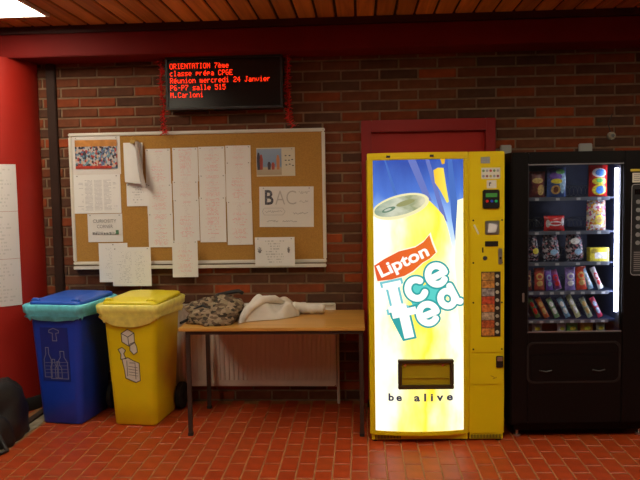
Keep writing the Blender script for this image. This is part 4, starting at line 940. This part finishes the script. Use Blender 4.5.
# glass, trims
gl = bpy.data.materials.new('window_glass'); gl.use_nodes = True; nt = gl.node_tree; nt.nodes.clear()
o_ = nt.nodes.new('ShaderNodeOutputMaterial'); mx = nt.nodes.new('ShaderNodeMixShader'); t_ = nt.nodes.new('ShaderNodeBsdfTransparent'); g_ = nt.nodes.new('ShaderNodeBsdfGlossy')
t_.inputs[0].default_value = (0.90, 0.93, 0.96, 1); g_.inputs['Roughness'].default_value = 0.04; mx.inputs[0].default_value = 0.05
nt.links.new(t_.outputs[0], mx.inputs[1]); nt.links.new(g_.outputs[0], mx.inputs[2]); nt.links.new(mx.outputs[0], o_.inputs[0])
box('glass_pane', (0.105, 0.705, 0.014, 0.019, 0.700, 1.778), gl, sm_)
TRM = mat('glass_trim', (0.40, 0.40, 0.42), 0.3, 0.7)
box('glass_trim', (0.105, 0.705, 0.004, 0.014, 1.771, 1.778), TRM, sm_); box('glass_trim', (0.105, 0.705, 0.004, 0.014, 0.700, 0.707), TRM, sm_); box('glass_trim', (0.105, 0.1095, 0.004, 0.014, 0.707, 1.771), mat('dark_trim', (0.06, 0.06, 0.07), 0.4, 0.5), sm_)
box('door_hinge', (0.068, 0.082, -0.006, 0.0, 0.90, 0.96), STEEL, sm_, bevel=0.003)
lt = box('lamp_holder', (0.692, 0.6985, 0.024, 0.075, 0.72, 1.765), mat('lamp_holder', (0.05, 0.05, 0.06), 0.4), sm_)
m = MB(); m.smooth = True; m.tube([(0.680, 0.038, 0.825), (0.674, 0.038, 1.745)], 0.011, 12); m.build('lamp_tube', emit_mat('cool_tube', (0.82, 0.82, 1.0), 30.0), lt)
# control strip on the right
box('warning_strip', (0.745, 0.87, -0.002, 0.0, 1.722, 1.736), mat('yellow_strip', (0.55, 0.45, 0.03), 0.5), cc_)
s2 = box('price_sticker', (0.757, 0.87, -0.002, 0.0, 1.652, 1.712), STK, cc_)
for k in range(4): box('printed_row', (0.766, 0.80+0.012*(k % 2), -0.0028, -0.002, 1.662+k*0.012, 1.666+k*0.012), GINK, s2)
kp = box('keypad_panel', (0.760, 0.880, -0.003, 0.0, 1.070, 1.635), mat('keypad_black', (0.02, 0.02, 0.022), 0.35), cc_, bevel=0.0015)
m = MB(); ribbon(m, [(p[0], 1.3525+p[1]) for p in rrect(0.128, 0.575, 0.018, 5, 0.818, 0)], 0.004, lambda a, b: (a, -0.0036, b), True); m.build('outline', mat('keypad_line', (0.45, 0.45, 0.46), 0.4), kp)
box('credit_display', (0.772, 0.868, -0.005, -0.003, 1.575, 1.610), mat('display_screen', (0, 0, 0)), kp)
for k in range(6):
    for j in range(2):
        MB().cyl((0.795+j*0.045, -0.003, 1.53-k*0.052), (0.795+j*0.045, -0.008, 1.53-k*0.052), 0.014, 12).build('key', mat('key_grey', (0.28, 0.28, 0.28), 0.4), kp)
for k in range(10): box('printed_row', (0.772, 0.84, -0.0036, -0.003, 1.09+k*0.013, 1.096+k*0.013), GINK, kp)
# shelves, rails, coils
SHZ = [1.563, 1.345, 1.144, 0.955, 0.768, 0.600]
RAIL = mat('shelf_rail', (0.16, 0.18, 0.22), 0.3, 0.5); TAGM = mat('price_tag', (0.50, 0.52, 0.54), 0.4); COILM = mat('coil_wire', (0.16, 0.17, 0.19), 0.35, 0.85)
cm = MB(); cm.smooth = True; pth = [(0.036*math.cos(2*math.pi*i/10), 0.0075*i, 0.040+0.036*math.sin(2*math.pi*i/10)) for i in range(56)]; cm.tube(pth, 0.0016, 4); coil_me = cm.mesh('coil', COILM)
for si, z in enumerate(SHZ):
    if z < 0.66: continue
    s3 = box('shelf', (0.107, 0.698, 0.075, 0.58, z-0.008, z), NAVY, sm_)
    box('price_rail', (0.107, 0.645, 0.062, 0.075, z-0.020, z+0.004), RAIL, s3, bevel=0.002)
    nslot = 4 if si < 3 else 8
    for k in range(nslot):
        x = 0.112 + (0.53)*(k+0.5)/nslot
        box('price_tag', (x-0.012, x+0.012, 0.060, 0.062, z-0.017, z-0.002), TAGM, s3)
        if si < 3 or k % 2 == 0:
            o = link('coil', coil_me, s3); o.location = (x, 0.10, z)
# ---- snacks ------------------------------------------------------------------
def pack(name, x, z, w, h, t, mtl, label, cat, group, y=0.115, tilt=0.0, patches=(), crimp=0.012, lean=0.0, squish=0.45, taper=0.0):
    """sealed pillow pack standing on its shelf; origin at its base"""
    r = empty(name, bw_(x, y, z), 0, label, cat, group); r.rotation_euler = (lean, tilt, BA)
    up = abs(math.sin(tilt))*w/2; r.location.z += up + 0.001
    def th(u, v): return t/2*max(0.0, math.sin(math.pi*min(1, max(0, u))))**squish*max(0.0, math.sin(math.pi*min(1, max(0, v))))**0.4
    def S(u, v, s):
        pin = (1-0.06*math.sin(math.pi*v))*(1-taper*v**2.5)*(1-taper*0.5*(1-v)**3); zz = v*h
        return ((u-0.5)*w*pin, s*th(u, v) + 0.0015*math.sin(u*40)*(1 if v in (0, 1) else 0), zz)
    m = MB(); m.smooth = True; nu, nv = 10, 12
    m.grid(lambda u, v: S(u, v, -1), nu, nv); m.grid(lambda u, v: S(u, v, 1), nu, nv)
    m.build('wrapper', mtl, r)
    cr = MB()
    for v0, v1 in ((-0.0, crimp), (h-crimp, h)):
        wk = w*(1-taper) if v0 > 0 else w*(1-taper*0.5); pts = [(-wk/2 + wk*i/12, 0.0012*(1 if i % 2 else -1)) for i in range(13)]
        cr.rings([[(p[0], p[1]-0.0008, zz) for p in pts] + [(p[0], p[1]+0.0008, zz) for p in reversed(pts)] for zz in (v0, v1)])
    cr.build('seal', mtl, r)
    for k, (cx, cz, rx, rz, pm_) in enumerate(patches):
        m = MB(); m.smooth = True; ctr = (cx, cz); ns, nr_ = 18, 3; vs = []; fs_ = []
        def Q(a, b):
            u, v = a/w+0.5, b/h; return (a, -th(u, v)-0.0012-0.0006*k, b)
        vs.append(Q(cx, cz))
        for j in range(1, nr_+1):
            for i in range(ns): vs.append(Q(cx+rx*j/nr_*math.cos(2*math.pi*i/ns), cz+rz*j/nr_*math.sin(2*math.pi*i/ns)))
        for i in range(ns): fs_.append((0, 1+i, 1+(i+1) % ns))
        for j in range(nr_-1):
            for i in range(ns): fs_.append((1+j*ns+i, 1+(j+1)*ns+i, 1+(j+1)*ns+(i+1) % ns, 1+j*ns+(i+1) % ns))
        m.add(vs, fs_); m.build('print', pm_, r)
    return r
G1 = 'snack packs in the vending machine'
c = lambda n_, col, r_=0.3: mat('snack_'+n_, col, r_, coat=0.3, var=0.45, scale=55)
red, blue, yel, wht, grn, brn, gold, pur, org, lbl, blk = c('red', (0.60, 0.02, 0.02)), c('blue', (0.05, 0.20, 0.62)), c('yellow', (0.75, 0.60, 0.05)), c('white', (0.68, 0.68, 0.68)), c('green', (0.12, 0.45, 0.12)), c('brown', (0.15, 0.05, 0.03)), c('gold', (0.55, 0.36, 0.12)), c('purple', (0.16, 0.08, 0.42)), c('orange', (0.70, 0.16, 0.02)), c('light_blue', (0.30, 0.50, 0.70)), c('black', (0.02, 0.02, 0.03))
z = SHZ[0]
pack('crisp_bag', 0.192, z, 0.105, 0.170, 0.05, c('dark_red', (0.16, 0.03, 0.03)), 'dark red and gold snack bag at the left end of the top shelf', 'snack bag', G1, patches=[(0.0, 0.11, 0.035, 0.018, gold), (0.02, 0.05, 0.022, 0.035, gold), (-0.02, 0.05, 0.015, 0.02, brn)])
pack('crisp_bag', 0.317, z, 0.125, 0.195, 0.055, c('deep_blue', (0.05, 0.10, 0.30)), 'blue snack bag with green and purple print, second on the top shelf', 'snack bag', G1, patches=[(0.035, 0.10, 0.022, 0.075, lbl), (-0.010, 0.135, 0.040, 0.026, pur), (-0.005, 0.105, 0.036, 0.016, yel), (0.02, 0.165, 0.03, 0.015, grn), (-0.01, 0.05, 0.03, 0.03, gold), (-0.01, 0.05, 0.016, 0.02, brn)])
pack('crisp_bag', 0.586, z, 0.125, 0.205, 0.06, red, 'bright red snack bag with blue and yellow ovals, right end of the top shelf', 'snack bag', G1, patches=[(0.0, 0.155, 0.045, 0.030, wht), (0.005, 0.155, 0.032, 0.022, blue), (0.0, 0.10, 0.046, 0.024, yel), (0.0, 0.105, 0.022, 0.014, grn), (0.0, 0.045, 0.046, 0.034, yel), (0.005, 0.045, 0.028, 0.026, blue)])
z = SHZ[1]
pack('biscuit_pack', 0.305, z, 0.135, 0.100, 0.05, red, 'small wide red biscuit pack alone on the second shelf', 'snack pack', G1, patches=[(0.0, 0.05, 0.045, 0.016, wht), (0.005, 0.05, 0.035, 0.008, red), (-0.045, 0.05, 0.012, 0.025, wht), (0.05, 0.06, 0.010, 0.025, wht)])
CANDY = cell_mat('candy_mix', [(0.70, 0.66, 0.60), (0.60, 0.10, 0.05), (0.65, 0.35, 0.05), (0.50, 0.10, 0.25), (0.70, 0.68, 0.62), (0.25, 0.25, 0.28), (0.62, 0.50, 0.25)], 75, 1, 0.2)
pack('sweets_bag', 0.576, z, 0.135, 0.195, 0.065, CANDY, 'clear bag of multicoloured sweets on the second shelf', 'snack bag', G1, taper=0.12, patches=[(0.01, 0.07, 0.030, 0.032, yel), (0.01, 0.07, 0.020, 0.02, gold)])
z = SHZ[2]
LIQ = cell_mat('liquorice_mix', [(0.03, 0.03, 0.04), (0.30, 0.30, 0.34), (0.05, 0.05, 0.07), (0.12, 0.12, 0.15), (0.42, 0.36, 0.38), (0.02, 0.02, 0.03), (0.35, 0.14, 0.16)], 85, 1, 0.15)
pack('sweets_bag', 0.170, z, 0.088, 0.185, 0.06, LIQ, 'clear bag of dark sweets at the left end of the third shelf', 'snack bag', G1, taper=0.42, tilt=-0.06, patches=[(0.015, 0.07, 0.02, 0.02, yel)])
pack('sweets_bag', 0.292, z, 0.130, 0.190, 0.06, LIQ, 'clear bag of dark sweets, middle one of three on the third shelf', 'snack bag', G1, taper=0.42, tilt=-0.08, patches=[(0.01, 0.06, 0.025, 0.018, lbl)])
pack('sweets_bag', 0.444, z, 0.135, 0.195, 0.06, LIQ, 'clear bag of dark sweets beside the yellow box on the third shelf', 'snack bag', G1, taper=0.42, tilt=-0.08, patches=[(0.015, 0.06, 0.025, 0.02, lbl), (0.0, 0.13, 0.03, 0.02, wht)])
bx = empty('biscuit_box', bw_(0.592, 0.115, z), BA, 'small yellow carton at the right end of the third shelf', 'box', G1)
box('carton', (-0.062, 0.062, -0.025, 0.035, 0.001, 0.090), yel, bx, bevel=0.002); box('print', (-0.03, 0.045, -0.0265, -0.025, 0.02, 0.06), wht, bx); box('print', (-0.055, -0.02, -0.0265, -0.025, 0.055, 0.08), c('olive', (0.30, 0.22, 0.03)), bx)
z = SHZ[3]
bars4 = [(0.143, 0.040, 0.135, c('dark_red', (0, 0, 0)), gold, -0.05, 'dark red and gold bar at the left end of the fourth shelf'),
         (0.212, 0.070, 0.150, c('rust', (0.40, 0.05, 0.03)), gold, -0.03, 'rust red wrapped pack with gold marks, second on the fourth shelf'),
         (0.280, 0.045, 0.135, pur, lbl, -0.12, 'narrow purple and blue bar, third on the fourth shelf'),
         (0.337, 0.048, 0.135, c('violet', (0.24, 0.05, 0.22)), red, -0.30, 'leaning violet and red bar, fourth on the fourth shelf'),
         (0.412, 0.070, 0.150, c('lilac', (0.25, 0.18, 0.50)), wht, -0.02, 'upright lilac pack with white stripes in the middle of the fourth shelf'),
         (0.487, 0.068, 0.155, c('scarlet', (0.70, 0.06, 0.02)), gold, -0.08, 'orange-red pouch on the fourth shelf, right of the lilac pack'),
         (0.548, 0.036, 0.155, lbl, wht, -0.40, 'leaning pale blue bar on the fourth shelf, right of the red pouch'),
         (0.612, 0.036, 0.155, wht, red, -0.40, 'leaning white and red bar at the right end of the fourth shelf')]
for x, w, h, m1, m2, tl_, lb in bars4:
    pack('snack_bar', x, z, w, h, 0.03, m1, lb, 'snack bar', G1, y=0.11, tilt=tl_, crimp=0.008, patches=[(0, h*0.62, w*0.34, h*0.16, m2), (0, h*0.32, w*0.30, h*0.12, m2), (0, h*0.62, w*0.2, h*0.08, m1)])
z = SHZ[4]
bars5 = [(0.140, (0.06, 0.06, 0.05), red, 'dark bar with a red tip at the left end of the fifth shelf'), (0.205, (0.10, 0.26, 0.08), red, 'leaning green and red bar, second on the fifth shelf'), (0.262, (0.55, 0.12, 0.03), gold, 'leaning orange bar, third on the fifth shelf'),
         (0.330, (0.20, 0.40, 0.20), wht, 'leaning green and white bar, fourth on the fifth shelf'), (0.400, (0.16, 0.34, 0.50), wht, 'leaning blue and white bar in the middle of the fifth shelf'), (0.468, (0.45, 0.48, 0.25), wht, 'leaning long cream and green bar, right of the blue bar on the fifth shelf'),
         (0.545, (0.30, 0.38, 0.28), gold, 'leaning pale green bar, second from the right on the fifth shelf'), (0.612, (0.55, 0.04, 0.10), lbl, 'leaning crimson and blue bar at the right end of the fifth shelf')]
for k, (x, col, m2, lb) in enumerate(bars5):
    h = 0.165 if k == 5 else 0.145
    pack('snack_bar', x, z, 0.036, h, 0.026, c('bar_%d' % k, col), lb, 'snack bar', G1, y=0.11, tilt=-0.45, crimp=0.008, patches=[(0, h*0.70, 0.012, h*0.13, m2), (0, h*0.36, 0.012, h*0.16, m2)])
# bottom tray with the tops of more packs
s3 = box('shelf', (0.107, 0.698, 0.075, 0.58, 0.657, 0.664), NAVY, sm_)
for x, w, m1, lb in ((0.20, 0.07, c('silver', (0.45, 0.45, 0.45)), 'silver pack low in the snack machine, leftmost above the bottom trim'), (0.36, 0.06, wht, 'white pack low in the snack machine, left of the green one'), (0.430, 0.075, grn, 'green pack low in the snack machine above the bottom trim'), (0.525, 0.085, c('amber', (0.60, 0.28, 0.03)), 'amber pack low in the snack machine above the bottom trim'), (0.615, 0.06, c('pale', (0.42, 0.48, 0.36)), 'pale green pack low in the snack machine, rightmost above the bottom trim')):
    pack('snack_pack', x, 0.664, w, 0.072, 0.04, m1, lb, 'snack pack', G1, y=0.12, crimp=0.008, patches=[(0, 0.04, w*0.25, 0.012, yel)])
